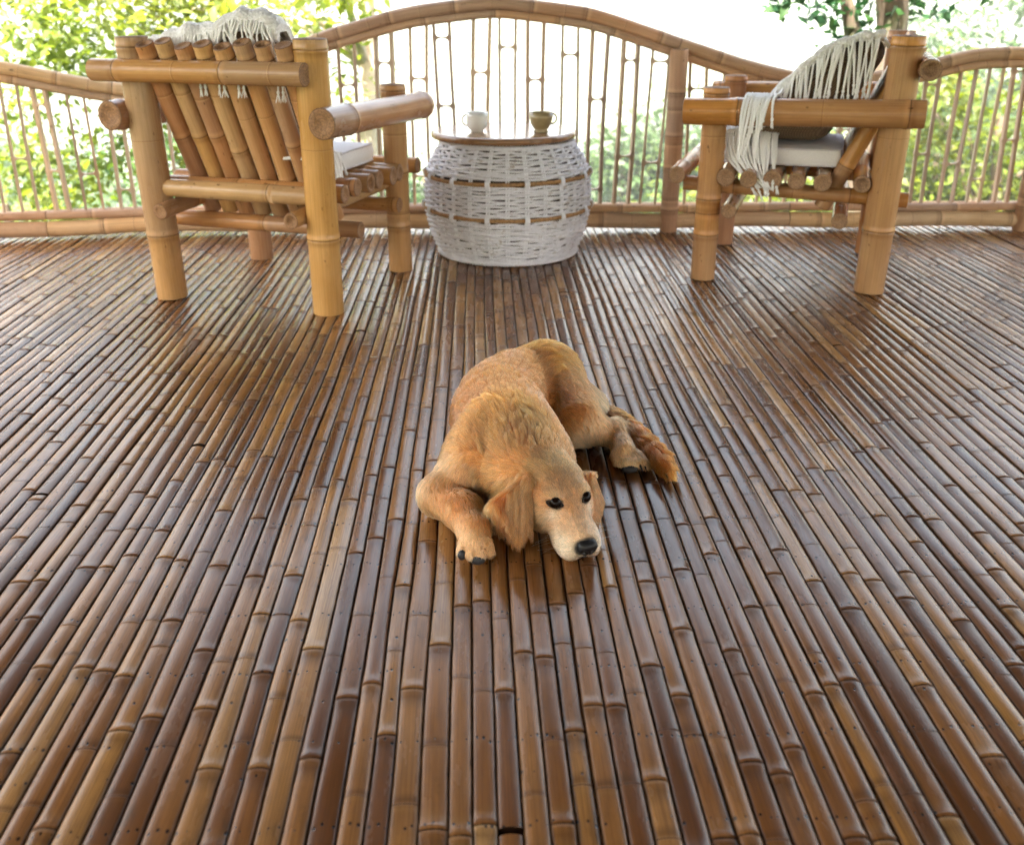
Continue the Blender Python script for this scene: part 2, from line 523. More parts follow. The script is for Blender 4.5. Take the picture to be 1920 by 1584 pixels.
# ------------------------------------------------------------------ floor of split bamboo strips
def floor_material():
    t = NT('floor_strip')
    pc, nd, seg = t.attr('pc', 'Vector'), t.attr('nd'), t.attr('seg')
    rnd = t.objrand()
    jig = t.node('ShaderNodeCombineXYZ'); t.put(jig.inputs[2], t.math('MULTIPLY', rnd, 91.0))
    v = t.node('ShaderNodeVectorMath', operation='ADD'); t.put(v.inputs[0], pc); t.put(v.inputs[1], jig.outputs[0])
    v = v.outputs[0]
    fibre = t.noise(t.vmul(v, (420, 0.0, 3.5)), 1.0, 5, 0.65)
    cloud = t.noise(t.vmul(v, (16, 0, 4.5)), 1.0, 5, 0.6)
    fine = t.noise(t.vmul(v, (120, 0, 40)), 1.0, 4, 0.6)
    base = t.ramp(seg, [(0.0, (0.092, 0.031, 0.010)), (0.2, (0.138, 0.049, 0.014)), (0.4, (0.200, 0.076, 0.020)), (0.6, (0.290, 0.122, 0.032)), (0.8, (0.390, 0.188, 0.054)), (1.0, (0.52, 0.29, 0.11))])
    base = t.mix(t.mapr(cloud, 0.35, 0.72, 0.0, 0.65), base, (0.10, 0.042, 0.016))
    base = t.mix(t.mapr(cloud, 0.25, 0.45, 0.35, 0.0), base, (0.24, 0.125, 0.045))
    base = t.mix(t.mapr(fibre, 0.42, 0.72, 0.0, 0.6), base, (0.06, 0.024, 0.010))
    # greenish-black mildew smudges
    mil = t.noise(t.vmul(v, (30, 0, 9)), 1.0, 5, 0.7)
    base = t.mix(t.mapr(mil, 0.58, 0.78, 0.0, 0.6), base, (0.045, 0.030, 0.012))
    # node: dark crack, pale lip on one side, dark smear on the other
    base = t.mix(t.mapr(t.math('ABSOLUTE', t.math('SUBTRACT', nd, 0.022)), 0.0, 0.018, t.mapr(seg, 0.2, 0.8, 0.05, 0.35), 0.0), base, (0.26, 0.135, 0.045))
    base = t.mix(t.mapr(t.math('ABSOLUTE', t.math('ADD', nd, 0.02)), 0.0, 0.03, 0.55, 0.0), base, (0.07, 0.028, 0.010))
    crack = t.math('ADD', t.math('ABSOLUTE', nd), t.math('MULTIPLY', t.math('SUBTRACT', fine, 0.5), 0.004))
    base = t.mix(t.mapr(crack, 0.0005, 0.0024, 0.85, 0.0), base, (0.018, 0.008, 0.004))
    # nail holes in rows across the strips
    sx = t.node('ShaderNodeSeparateXYZ'); t.put(sx.inputs[0], pc)
    u, al = sx.outputs[0], sx.outputs[2]
    per = 0.165
    def holes(offset, ncol, keep, size):
        a = t.math('ADD', al, offset)
        cell = t.math('ROUND', t.math('DIVIDE', a, per))
        cu = t.math('ROUND', t.math('MULTIPLY', u, ncol / 0.034))
        wn_ = t.node('ShaderNodeTexWhiteNoise', noise_dimensions='3D')
        cb = t.node('ShaderNodeCombineXYZ')
        t.put(cb.inputs[0], t.math('MULTIPLY', rnd, 517.0)); t.put(cb.inputs[1], cell); t.put(cb.inputs[2], t.math('ADD', cu, offset * 30))
        t.put(wn_.inputs['Vector'], cb.outputs[0])
        s3 = t.node('ShaderNodeSeparateColor'); t.put(s3.inputs[0], wn_.outputs['Color'])
        r_, g_, b_ = s3.outputs[0], s3.outputs[1], s3.outputs[2]
        dy = t.math('SUBTRACT', a, t.math('MULTIPLY', cell, per))
        dy = t.math('SUBTRACT', dy, t.math('MULTIPLY', t.math('SUBTRACT', g_, 0.5), 0.012))
        dx = t.math('SUBTRACT', u, t.math('MULTIPLY', t.math('ADD', cu, t.math('MULTIPLY', t.math('SUBTRACT', b_, 0.5), 0.5)), 0.034 / ncol))
        d = t.math('SQRT', t.math('ADD', t.math('MULTIPLY', dx, dx), t.math('MULTIPLY', t.math('MULTIPLY', dy, dy), 0.45)))
        rad = t.math('MULTIPLY', t.mapr(r_, 1 - keep, 1.0, 0.35, 1.0), size)
        on = t.math('GREATER_THAN', r_, 1 - keep)
        return t.math('MULTIPLY', t.mapr(t.math('DIVIDE', d, rad), 0.55, 1.1, 1.0, 0.0), on)
    hl = t.math('MAXIMUM', holes(0.0, 3, 0.78, 0.0030), holes(0.071, 2, 0.25, 0.0032))
    base = t.mix(t.math('MULTIPLY', hl, 0.95), base, (0.012, 0.006, 0.004))
    # grime worked into the joints between strips and the node cracks: dark and dull
    eu = t.attr('eu')
    gn = t.noise(t.vmul(v, (60, 0, 14)), 1.0, 4, 0.6)
    grime = t.mapr(t.math('ADD', eu, t.math('MULTIPLY', t.math('SUBTRACT', gn, 0.5), 0.28)), 0.80, 0.98, 0.0, 1.0)
    base = t.mix(t.math('MULTIPLY', grime, 0.85), base, (0.022, 0.010, 0.005))
    dull = t.math('MAXIMUM', grime, t.mapr(t.math('ABSOLUTE', nd), 0.002, 0.008, 0.8, 0.0))
    hgt = t.math('ADD', t.math('MULTIPLY', fibre, 0.5), t.math('ADD', t.math('MULTIPLY', cloud, 0.9), t.math('MULTIPLY', hl, -0.5)))
    wear = t.noise(t.vmul(v, (9, 0, 2.2)), 1.0, 5, 0.65)
    rough = t.math('ADD', t.mapr(wear, 0.35, 0.68, 0.14, 0.36), t.math('MULTIPLY', dull, 0.4))
    return t.set(color=base, rough=rough, normal=t.bump(hgt, 0.34, 0.0010), spec=t.mapr(dull, 0, 1, 0.31, 0.03))

M['floor'] = floor_material()
M['underfloor'] = simple('underfloor', (0.018, 0.010, 0.006), 0.9)

FLOOR_ROT = R(1.85)
def floor_xy(x, y):
    """floor coordinates (across, along) to world"""
    c, s = math.cos(FLOOR_ROT), math.sin(FLOOR_ROT)
    return x * c - y * s, x * s + y * c

def build_floor():
    mb = MB()
    box(mb, (0, 1.25, -0.075), (8.2, 7.2, 0.06))
    fl = mb.build('floor', M['underfloor'])
    tag(fl, kind='structure')
    r = random.Random(11)
    y0, y1 = -0.75, 4.80
    x = -3.75
    k = 0
    while x < 3.75:
        w = r.choice([0.034, 0.0355, 0.037, 0.0385, 0.033]) * r.uniform(0.97, 1.05)
        pieces = [(y0, y1)]
        if r.random() < 0.16:
            c = r.uniform(0.6, 3.6)
            pieces = [(y0, c - 0.006), (c + 0.006, y1)]
        zj = r.uniform(-0.0022, 0.0015)
        sag = r.uniform(0.0030, 0.0052)
        for (a, b) in pieces:
            strip(fl, k, x, w, a, b, zj + r.uniform(-0.001, 0.001), sag, r)
        x += w
        k += 1

def edge_wobble(i, y):
    e = 0.0032 * (vnoise(y * 1.1, 100 + i) - 0.5) + 0.0045 * (vnoise(y * 2.9 + i * 0.31, 900 + i // 3) - 0.5)
    return e + 0.014 * (vnoise(y * 0.55 + i * 0.03, 31) - 0.5)

def strip(parent, i, x0, w, a, b, zj, sag, r):
    nodes = []
    t = a + r.uniform(0.02, 0.4)
    while t < b - 0.02:
        nodes.append(t)
        t += r.uniform(0.28, 0.58)
    s = set(np.linspace(a, b, int((b - a) / 0.11) + 2).tolist())
    for t in nodes:
        for q in (-0.03, -0.014, -0.005, -0.002, 0.0, 0.002, 0.006, 0.013, 0.028):
            if a < t + q < b:
                s.add(t + q)
    s = np.array(sorted(s))
    nd = np.full(len(s), 9.0)
    sid = np.zeros(len(s), int)
    for t in nodes:
        dd = s - t
        m = np.abs(dd) < np.abs(nd)
        nd[m] = dd[m]
        sid[s > t] += 1
    tone = [min(1, max(0, r.gauss(0.52, 0.25))) for _ in range(sid.max() + 2)]
    drift = r.gauss(0, 0.12)
    tone = np.clip(np.array(tone) * 0.75 + 0.12 + drift, 0, 1)
    gl = 0.0002 + 0.0010 * vnoise(s * 0.9, i + 300) ** 2
    gr = 0.0002 + 0.0010 * vnoise(s * 0.9, i + 301) ** 2
    L = x0 + edge_wobble(i, s) + gl
    Rr = x0 + w + edge_wobble(i + 1, s) - gr
    flare = 0.0007 * np.exp(-(np.abs(nd) / 0.02) ** 2)
    L, Rr = L - flare, Rr + flare
    q = np.array([-1, -1, -0.9, -0.72, -0.4, 0, 0.4, 0.72, 0.9, 1, 1])
    zprof = np.array([-0.03, -sag * 1.30, -sag * 0.80, -sag * 0.46, -sag * 0.13, 0, -sag * 0.13, -sag * 0.46, -sag * 0.80, -sag * 1.30, -0.03])
    cx, hw = (L + Rr) / 2, (Rr - L) / 2
    ridge = 0.0011 * np.exp(-((np.abs(nd)) / 0.010) ** 2) - 0.0016 * np.exp(-(nd / 0.0018) ** 2) + 0.0005 * np.exp(-((nd - 0.006) / 0.003) ** 2)
    warp = 0.0022 * (vnoise(s * 1.3, i + 50) - 0.5)
    V = np.zeros((len(s), len(q), 3))
    X = cx[:, None] + hw[:, None] * q[None, :]
    Z = zprof[None, :] + (zj + ridge + warp)[:, None]
    c_, s_ = math.cos(FLOOR_ROT), math.sin(FLOOR_ROT)
    V[:, :, 0] = X * c_ - s[:, None] * s_
    V[:, :, 1] = X * s_ + s[:, None] * c_
    V[:, :, 2] = Z
    pc = np.zeros_like(V)
    pc[:, :, 0] = (hw[:, None] * q[None, :])
    pc[:, :, 2] = s[:, None]
    nq = len(q)
    mb = MB()
    mb.add(V.reshape(-1, 3), grid_faces(len(s), nq), 0, pc=pc.reshape(-1, 3), nd=np.repeat(nd, nq), seg=np.repeat(tone[sid], nq), eu=np.tile(np.abs(q), len(s)))
    for e in (0, len(s) - 1):
        mb.add(V[e], [tuple(range(nq))], 0, pc=pc[e], nd=np.full(nq, 0.0), seg=np.zeros(nq), eu=np.ones(nq))
    return mb.build('bamboo_strip', M['floor'], parent)

build_floor()
# ------------------------------------------------------------------ railing with wavy top rail
def rail_y(x):
    return np.interp(x, [-4.2, -3.2, -2.3, -1.75, -0.6, 0.6, 1.5, 2.4, 3.6, 4.2], [3.55, 4.08, 4.44, 4.56, 4.64, 4.665, 4.685, 4.70, 4.66, 4.60])

_RX = np.array([-4.2, -3.6, -2.95, -2.55, -2.2, -1.8, -1.55, -1.3, -0.84, -0.45, -0.07, 0.35, 0.72, 1.0, 1.22, 1.47, 1.74, 2.07, 2.3, 2.7, 3.2, 3.7, 4.2])
_RZ = np.array([0.77, 0.69, 0.75, 0.825, 0.765, 0.675, 0.645, 0.69, 0.870, 0.975, 1.018, 0.968, 0.852, 0.765, 0.71, 0.676, 0.722, 0.803, 0.808, 0.775, 0.69, 0.67, 0.73])
def rail_top(x):
    """height of the top of the upper rail"""
    x = np.asarray(x, float)
    f = np.linspace(-4.2, 4.2, 400)
    z = np.interp(f, _RX, _RZ)
    k = np.exp(-np.linspace(-2, 2, 17) ** 2); k /= k.sum()
    z = np.convolve(np.pad(z, 8, mode='edge'), k, mode='valid')
    return np.interp(x, f, z)

def bent_culm(mb, P, rad, nodes, nseg=12, squash=1.0, r=random):
    """culm following a polyline; nodes are arc lengths"""
    P = np.asarray(P, float)
    seg = np.concatenate([[0], np.cumsum(np.linalg.norm(np.diff(P, axis=0), axis=1))])
    L = seg[-1]
    s = set(np.linspace(0, L, int(L / 0.04) + 2).tolist())
    for t in nodes:
        for k in (-0.014, -0.005, -0.0022, 0, 0.0022, 0.006, 0.014):
            if 0 < t + k < L: s.add(t + k)
    s = np.array(sorted(s))
    Q = np.c_[np.interp(s, seg, P[:, 0]), np.interp(s, seg, P[:, 1]), np.interp(s, seg, P[:, 2])]
    nd = np.full(len(s), 9.0); sid = np.zeros(len(s), int)
    for t in nodes:
        dd = s - t
        m = np.abs(dd) < np.abs(nd); nd[m] = dd[m]
        sid[s > t] += 1
    prof = 1 + 0.07 * np.exp(-(np.abs(nd) / 0.012) ** 2) - 0.10 * np.exp(-(nd / 0.0022) ** 2)
    T = np.gradient(Q, axis=0); T /= np.linalg.norm(T, axis=1)[:, None]
    N = np.cross(T, [0, 0, 1.0]); N /= np.linalg.norm(N, axis=1)[:, None]
    B = np.cross(N, T)
    a = np.arange(nseg) * 2 * math.pi / nseg
    V = Q[:, None, :] + (np.cos(a)[None, :, None] * N[:, None, :] + np.sin(a)[None, :, None] * squash * B[:, None, :]) * (rad * prof)[:, None, None]
    pc = np.zeros((len(s), nseg, 3)); pc[:, :, 0] = np.cos(a) * rad; pc[:, :, 1] = np.sin(a) * rad; pc[:, :, 2] = s[:, None] + r.uniform(0, 50)
    rs = np.array([r.random() for _ in range(sid.max() + 1)])
    mb.add(V.reshape(-1, 3), grid_faces(len(s), nseg, True), 0, pc=pc.reshape(-1, 3), nd=np.repeat(nd, nseg), seg=np.repeat(rs[sid], nseg))
    for k, fl in ((0, False), (len(s) - 1, True)):
        c = tuple(range(nseg))
        mb.add(V[k], [c[::-1] if fl else c], 1, pc=np.c_[np.cos(a), np.sin(a), np.zeros(nseg)])

def baluster(parent, x, z0, z1, width, nodes, depth, r, twist=0.0, lean=0.0):
    """a lengthwise slice of bamboo: two thin walls joined by the node bridges with rounded corners"""
    s = set(np.linspace(z0, z1, int((z1 - z0) / 0.05) + 2).tolist())
    for t in nodes:
        for k in (0.0024, 0.0029, 0.004, 0.006, 0.009, 0.013, 0.018, 0.0226, 0.03):
            for sg in (-1, 1):
                if z0 < t + sg * k < z1: s.add(t + sg * k)
    s = np.array(sorted(s))
    d = np.full(len(s), 9.0)
    for t in nodes:
        dd = np.abs(s - t); d = np.minimum(d, dd)
    ph = r.uniform(0, 9)
    wo = width / 2 * (1 + 0.04 * np.sin(s * 5 + ph)) + 0.0025 * np.exp(-(d / 0.010) ** 2)
    th = r.uniform(0.009, 0.0150)
    rad = 0.020
    wi = wo - th
    q = np.clip((d - 0.0026) / rad, 0, 1)
    wi = wi * np.where(d < 0.0026, 0.0, np.clip(1 - (1 - q) ** 2.6, 0, 1) ** (1 / 2.6))
    cx = lean * (s - z0) + 0.004 * np.sin(s * 4 + ph)
    pa = r.uniform(0, 50)
    mb = MB()
    ct, st = math.cos(twist), math.sin(twist)
    for sg in (-1, 1):
        V = np.zeros((len(s), 4, 3)); pc = np.zeros_like(V)
        for j, (e, yy) in enumerate(((wo, -1), (wi, -1), (wi, 1), (wo, 1))):
            X = sg * e; Y = np.full(len(s), yy * depth / 2)
            V[:, j, 0] = cx + X * ct - Y * st
            V[:, j, 1] = X * st + Y * ct
            V[:, j, 2] = s
            pc[:, j, 0] = X * 0.4; pc[:, j, 1] = Y; pc[:, j, 2] = s + pa
        F = grid_faces(len(s), 4, True)
        if sg > 0: F = [f[::-1] for f in F]
        mb.add(V.reshape(-1, 3), F, 0, pc=pc.reshape(-1, 3), nd=np.full(len(s) * 4, 9.0), seg=np.full(len(s) * 4, r.random()))
    mb.flat = True
    o = mb.build('baluster', M['baluster'], parent)
    o.location = (x, float(rail_y(x)) + r.uniform(-0.006, 0.006), 0)
    ang = math.atan2(float(rail_y(x + 0.05) - rail_y(x - 0.05)), 0.1)
    o.rotation_euler = (0, 0, ang)
    return o

M['baluster'] = bamboo_material('baluster_bamboo', (0.60, 0.45, 0.33), (0.50, 0.36, 0.25), (0.25, 0.16, 0.10), gloss=0.55, spots=0.5)

def pxz(v, Y):
    yv = (792 - v) / 1850.0; p = R(23.2)
    return 1.0 + Y * (-math.sin(p) + yv * math.cos(p)) / (math.cos(p) + yv * math.sin(p))

def build_railing():
    r = random.Random(5)
    rail = empty('bamboo_railing', (0, 0, 0))
    tag(rail, 'bamboo railing with wavy top rail and ladder like balusters behind the chairs', 'railing')
    rail.location = (0, 4.66, 0)
    hold = rail
    def mk(mb, name, mats):
        o = mb.build(name, mats, hold)
        o.matrix_parent_inverse = Matrix.Translation((0, -4.66, 0))
        return o
    mats = [M['rail_bamboo'], M['cut_pale']]
    X = np.linspace(-4.0, 4.0, 220)
    # top rail in overlapping lengths, joined at the posts
    cuts = [-4.0, -2.62, -0.84, 0.74, 2.41, 4.0]
    for a, b in zip(cuts[:-1], cuts[1:]):
        x = np.linspace(a + 0.002, b - 0.002, 60)
        P = np.c_[x, rail_y(x), rail_top(x) - 0.029]
        L = np.linalg.norm(np.diff(P, axis=0), axis=1).sum()
        mb = MB(); bent_culm(mb, P, 0.029, node_positions(L, 0.17, 0.36, r), r=r); mk(mb, 'top_rail', mats)
        P = np.c_[x, rail_y(x) - 0.012, rail_top(x) - 0.072]
        mb = MB(); bent_culm(mb, P, 0.020, node_positions(L, 0.2, 0.4, r), squash=0.85, r=r); mk(mb, 'lower_top_rail', mats)
        P = np.c_[x, rail_y(x) + 0.022, rail_top(x) - 0.075]
        mb = MB(); bent_culm(mb, P, 0.016, node_positions(L, 0.2, 0.4, r), squash=0.85, r=r); mk(mb, 'lower_top_rail', mats)
    for a, b in ((-4.0, -2.1), (-2.1, -0.3), (-0.3, 1.3), (1.3, 2.9), (2.9, 4.0)):
        x = np.linspace(a + 0.002, b - 0.002, 40)
        L = b - a
        P = np.c_[x, rail_y(x) - 0.03, 0.047 + 0.004 * np.sin(x * 7)]
        mb = MB(); bent_culm(mb, P, 0.036, node_positions(L, 0.22, 0.36, r), r=r); mk(mb, 'bottom_rail', mats)
        P = np.c_[x, rail_y(x) - 0.024, 0.103 + 0.003 * np.sin(x * 5 + 1)]
        mb = MB(); bent_culm(mb, P, 0.022, node_positions(L, 0.25, 0.4, r), squash=0.9, r=r); mk(mb, 'bottom_rail', mats)
        P = np.c_[x, rail_y(x) + 0.026, 0.100 + 0 * x]
        mb = MB(); bent_culm(mb, P, 0.022, node_positions(L, 0.25, 0.4, r), squash=0.9, r=r); mk(mb, 'bottom_rail', mats)
    for px in (-3.95, -2.62, -0.84, 0.735, 2.41, 3.95):
        zt = float(rail_top(px)) - 0.05
        mb = MB()
        y = float(rail_y(px)) - 0.045
        culm(mb, (px, y, -0.02), (px, y, zt), 0.041, nodes=[t + r.uniform(-.02, .02) for t in (0.13, 0.31, 0.47, 0.62) if t < zt - 0.03], nseg=14, r=r)
        mk(mb, 'post', mats)
    # balusters, centre bay measured, side bays spaced alike
    centre = [(-0.727, (159,)), (-0.57, (118,)), (-0.42, (148, 330)), (-0.287, (71, 199)), (-0.148, (136,)), (-0.02, (89, 300)),
              (0.11, (150,)), (0.253, (103, 250)), (0.38, (187, 356)), (0.508, (114, 294)), (0.638, (116, 306))]
    items = [(x, [pxz(v, 4.65) for v in vs], 0.083) for x, vs in centre]
    x = 0.845
    while x < 3.9:
        if abs(x - 2.41) > 0.09:
            items.append((x, None, r.uniform(0.066, 0.09)))
        x += r.uniform(0.125, 0.142)
    x = -0.965
    while x > -3.9:
        if abs(x + 2.62) > 0.09:
            items.append((x, None, r.uniform(0.07, 0.092)))
        x -= r.uniform(0.128, 0.146)
    for x, nodes, w in items:
        zt = float(rail_top(x)) - 0.07
        if nodes is None:
            nodes = [r.uniform(0.16, zt - 0.06)]
            if r.random() < 0.7:
                t = nodes[0] + r.choice([-1, 1]) * r.uniform(0.24, 0.34)
                if 0.15 < t < zt - 0.03: nodes.append(t)
        nodes = [z for z in nodes if 0.12 < z < zt]
        o = baluster(hold, x, 0.085, zt, w, nodes, r.uniform(0.018, 0.026), r, twist=r.uniform(-0.25, 0.25), lean=r.uniform(-0.03, 0.03))
        o.matrix_parent_inverse = Matrix.Translation((0, -4.66, 0))

build_railing()
# ------------------------------------------------------------------ bamboo armchairs
W2, D2 = 0.318, 0.308            # half width and half depth between leg axes
def build_chair(loc, rz, label, mat, seed, cutm, flipx=1, rail_ext=(0.44, 0.345)):
    r = random.Random(seed)
    ch = empty('bamboo_armchair', loc, rz)
    tag(ch, label, 'armchair', 'bamboo armchairs on the deck')
    mats = [mat, cutm]
    def pole(name, p0, p1, rad, nodes=None, lo=0.26, hi=0.46, m=None, **kw):
        mb = MB()
        culm(mb, (flipx * p0[0], p0[1], p0[2]), (flipx * p1[0], p1[1], p1[2]), rad, nodes=nodes, r=r, lo=lo, hi=hi, **kw)
        return mb.build(name, [m or mat, cutm], ch)
    for sx in (-1, 1):
        pole('rear_leg', (sx * W2, -D2, 0), (sx * (W2 + 0.012), -D2 - 0.012, 0.885), 0.054, nodes=[0.24 + r.uniform(-.03, .05), 0.855], nseg=20)
        pole('front_leg', (sx * W2, D2, 0), (sx * W2, D2, 0.705), 0.047, nodes=[0.10 + r.uniform(0, .08), 0.30 + r.uniform(-.05, .1), 0.685], nseg=20)
        pole('arm', (sx * (W2 + 0.078), -D2 - 0.095, 0.641), (sx * (W2 + 0.078), D2 + 0.10, 0.627), 0.048, nodes=[0.16, 0.78] if sx > 0 else [0.05, 0.62], nseg=20)
        pole('side_rail', (sx * (W2 - 0.065), -D2 - 0.09, 0.328), (sx * (W2 - 0.03), D2 + 0.10, 0.356), 0.027, nodes=[0.2, 0.62])
    a, b = rail_ext
    pole('back_rail', (-a, -D2 - 0.088, 0.785), (b, -D2 - 0.088, 0.785), 0.036, nodes=[0.10, 0.50, 0.86], nseg=18)
    pole('middle_rail', (-W2 + 0.03, -D2, 0.395), (W2 - 0.03, -D2, 0.395), 0.031, nodes=[0.42])
    pole('cross_rail', (-W2 - 0.06, -D2 + 0.135, 0.262), (W2 + 0.075, -D2 + 0.135, 0.262), 0.029, nodes=[0.4])
    pole('cross_rail', (-W2 - 0.06, D2 - 0.085, 0.275), (W2 + 0.045, D2 - 0.085, 0.275), 0.028, nodes=[0.72])
    for y in (0.075, 0.21, 0.30, 0.385, 0.47, 0.555, 0.735):
        j = r.uniform(-0.012, 0.012)
        pole('seat_pole', (-W2 - 0.048 + j, -D2 + y, 0.394), (W2 + 0.045 + j, -D2 + y, 0.394), r.uniform(0.0305, 0.0345), lo=0.2, hi=0.4)
    xs = np.linspace(-W2 + 0.075, W2 - 0.06, 8)
    for i, x in enumerate(xs):
        top = 0.865 + r.uniform(-0.01, 0.014)
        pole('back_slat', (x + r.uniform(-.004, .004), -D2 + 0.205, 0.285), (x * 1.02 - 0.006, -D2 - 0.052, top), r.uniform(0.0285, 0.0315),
             nodes=[r.uniform(0.12, 0.34), 0.6 - r.uniform(0.0, 0.012)], bow=r.uniform(-.004, .004), m=M['slat_bamboo_lit'] if mat is M['chair_bamboo'] else None)
    return ch

CH_L = dict(loc=(-0.845, 3.70, 0.001), rz=R(-18.0))
CH_R = dict(loc=(1.135, 3.975, 0.001), rz=R(72.0))
chair_left = build_chair(CH_L['loc'], CH_L['rz'], 'tan bamboo armchair seen from its slatted back, left of the basket table', M['chair_bamboo'], 3, M['cut'])
chair_right = build_chair(CH_R['loc'], CH_R['rz'], 'orange brown bamboo armchair seen from its side, with a brown woven pillow', M['chair_bamboo_red'], 8, M['cut_pale'])
# ------------------------------------------------------------------ cushions, pillows and fringed throws
M['canvas'] = simple('cushion_canvas', (0.74, 0.71, 0.72), 0.85, 260, 0.07, 0.0008, 0.4)
M['piping'] = simple('cushion_piping', (0.58, 0.54, 0.57), 0.8, 200, 0.1)
M['cord'] = simple('white_cord', (0.86, 0.84, 0.84), 0.85, 320, 0.12, 0.0008, 0.6)
def knit_material():
    t = NT('white_knit')
    co = t.node('ShaderNodeTexCoord').outputs['Object']
    vo = t.node('ShaderNodeTexVoronoi'); t.put(vo.inputs['Vector'], co); t.put(vo.inputs['Scale'], 115.0)
    n = t.noise(co, 30, 3, 0.6)
    d = vo.outputs['Distance']
    c = t.mix(t.mapr(d, 0.2, 0.75, 0, 0.55), (0.86, 0.84, 0.85), (0.56, 0.53, 0.53))
    c = t.mix(t.mapr(n, 0.4, 0.7, 0, 0.25), c, (0.52, 0.49, 0.48))
    return t.set(color=c, rough=0.9, normal=t.bump(t.math('MULTIPLY', d, -1.0), 0.9, 0.004))
M['knit'] = knit_material()
def woven_material():
    t = NT('brown_weave')
    co = t.node('ShaderNodeTexCoord').outputs['Object']
    w1 = t.node('ShaderNodeTexWave', wave_type='BANDS', bands_direction='DIAGONAL'); t.put(w1.inputs['Vector'], co); t.put(w1.inputs['Scale'], 62.0); t.put(w1.inputs['Distortion'], 1.2)
    w2 = t.node('ShaderNodeTexWave', wave_type='BANDS', bands_direction='X'); t.put(w2.inputs['Vector'], co); t.put(w2.inputs['Scale'], 75.0); t.put(w2.inputs['Distortion'], 1.2)
    h = t.math('MULTIPLY', w1.outputs['Fac'], w2.outputs['Fac'])
    n = t.noise(co, 18, 3, 0.5)
    c = t.mix(h, (0.10, 0.060, 0.033), (0.33, 0.21, 0.115))
    c = t.mix(t.mapr(n, 0.4, 0.7, 0, 0.4), c, (0.17, 0.10, 0.052))
    return t.set(color=c, rough=0.75, normal=t.bump(h, 0.8, 0.003))
M['weave'] = woven_material()

def soft_block(mb, x0, x1, prof, nx=22, edge=0.05, puff=0.02):
    """loft a closed (y, z) profile along x with rounded ends"""
    prof = np.asarray(prof, float)
    # resample and round the profile
    P = np.vstack([prof, prof[:1]])
    s = np.concatenate([[0], np.cumsum(np.linalg.norm(np.diff(P, axis=0), axis=1))])
    q = np.linspace(0, s[-1], 65)[:-1]
    R_ = np.c_[np.interp(q, s, P[:, 0]), np.interp(q, s, P[:, 1])]
    for _ in range(3):
        R_ = (np.roll(R_, 1, 0) + 2 * R_ + np.roll(R_, -1, 0)) / 4
    c = R_.mean(0)
    xs = np.cos(np.linspace(math.pi, 0, nx))
    V = []
    for e in xs:
        k = (1 - abs(e) ** 6) ** (1 / 3.0)
        k = 0.02 + 0.98 * k
        X = (x0 + x1) / 2 + (x1 - x0) / 2 * e
        sh = 1 - edge * (1 - k) / (np.linalg.norm(R_ - c, axis=1).max())
        rr = c + (R_ - c) * (1 - (1 - k) * 0.9)
        V.append(np.c_[np.full(len(R_), X), rr])
    V = np.array(V)
    V[:, :, 2] += puff * 0.3 * (vnoise3(V.reshape(-1, 3) * 9, 4).reshape(V.shape[:2]) - 0.5)
    n = len(R_)
    F = grid_faces(nx, n, True)
    mb.add(V.reshape(-1, 3), F, 0)
    mb.add(V[0], [tuple(range(n))[::-1]], 0); mb.add(V[-1], [tuple(range(n))], 0)

def seat_cushion(ch, label, y0=-0.15, y1=0.272):
    o0 = empty('seat_cushion', ch['loc'], ch['rz'])
    tag(o0, label, 'cushion', 'seat cushions on the armchairs')
    z0, z1 = 0.4300, 0.496
    mb = MB()
    nx, ny = 30, 26
    a = np.linspace(-1, 1, nx); b = np.linspace(-1, 1, ny)
    A, B = np.meshgrid(a, b, indexing='ij')
    hx, hy = 0.245, (y1 - y0) / 2
    rc = lambda t: np.sign(t) * np.abs(t) ** 1.0
    corner = 1 - 0.03 * (A ** 4) * (B ** 4)
    X, Y = A * hx * corner, (y0 + y1) / 2 + B * hy * corner
    crown = 0.010 * (1 - A ** 4) * (1 - B ** 4) + 0.004 * (vnoise3(np.c_[X.ravel() * 9, Y.ravel() * 9, 0 * X.ravel()], 3).reshape(X.shape) - 0.5)
    dip = 0.004 * np.maximum(np.abs(A), np.abs(B)) ** 14
    top = np.stack([X, Y, z1 + crown - dip], -1); bot = np.stack([X, Y, z0 + dip + 0 * X], -1)
    mb.add(top.reshape(-1, 3), grid_faces(nx, ny), 0)
    mb.add(bot.reshape(-1, 3), [f[::-1] for f in grid_faces(nx, ny)], 0)
    per = [(i, 0) for i in range(nx)] + [(nx - 1, j) for j in range(1, ny)] + [(i, ny - 1) for i in range(nx - 2, -1, -1)] + [(0, j) for j in range(ny - 2, 0, -1)]
    n = len(per)
    cen = np.array([0, (y0 + y1) / 2, 0])
    rows = []
    for q in np.linspace(0, 1, 6):
        r_ = np.array([top[p] * (1 - q) + bot[p] * q for p in per])
        d = r_ - cen; d[:, 2] = 0; d /= np.linalg.norm(d, axis=1)[:, None]
        rows.append(r_ + d * 0.007 * math.sin(math.pi * q))
    V = np.vstack(rows)
    F = [(i * n + j, (i + 1) * n + j, (i + 1) * n + (j + 1) % n, i * n + (j + 1) % n) for i in range(5) for j in range(n)]
    mb.add(V, [f[::-1] for f in F], 0)
    mb.build('cover', M['canvas'], o0)
    for src, nm in ((top, 'piping'), (bot, 'piping')):
        mb = MB(); ring_tube(mb, np.array([src[p] for p in per]) * [1.006, 1, 1] , 0.0034, 6); mb.build(nm, M['piping'], o0)
    return o0

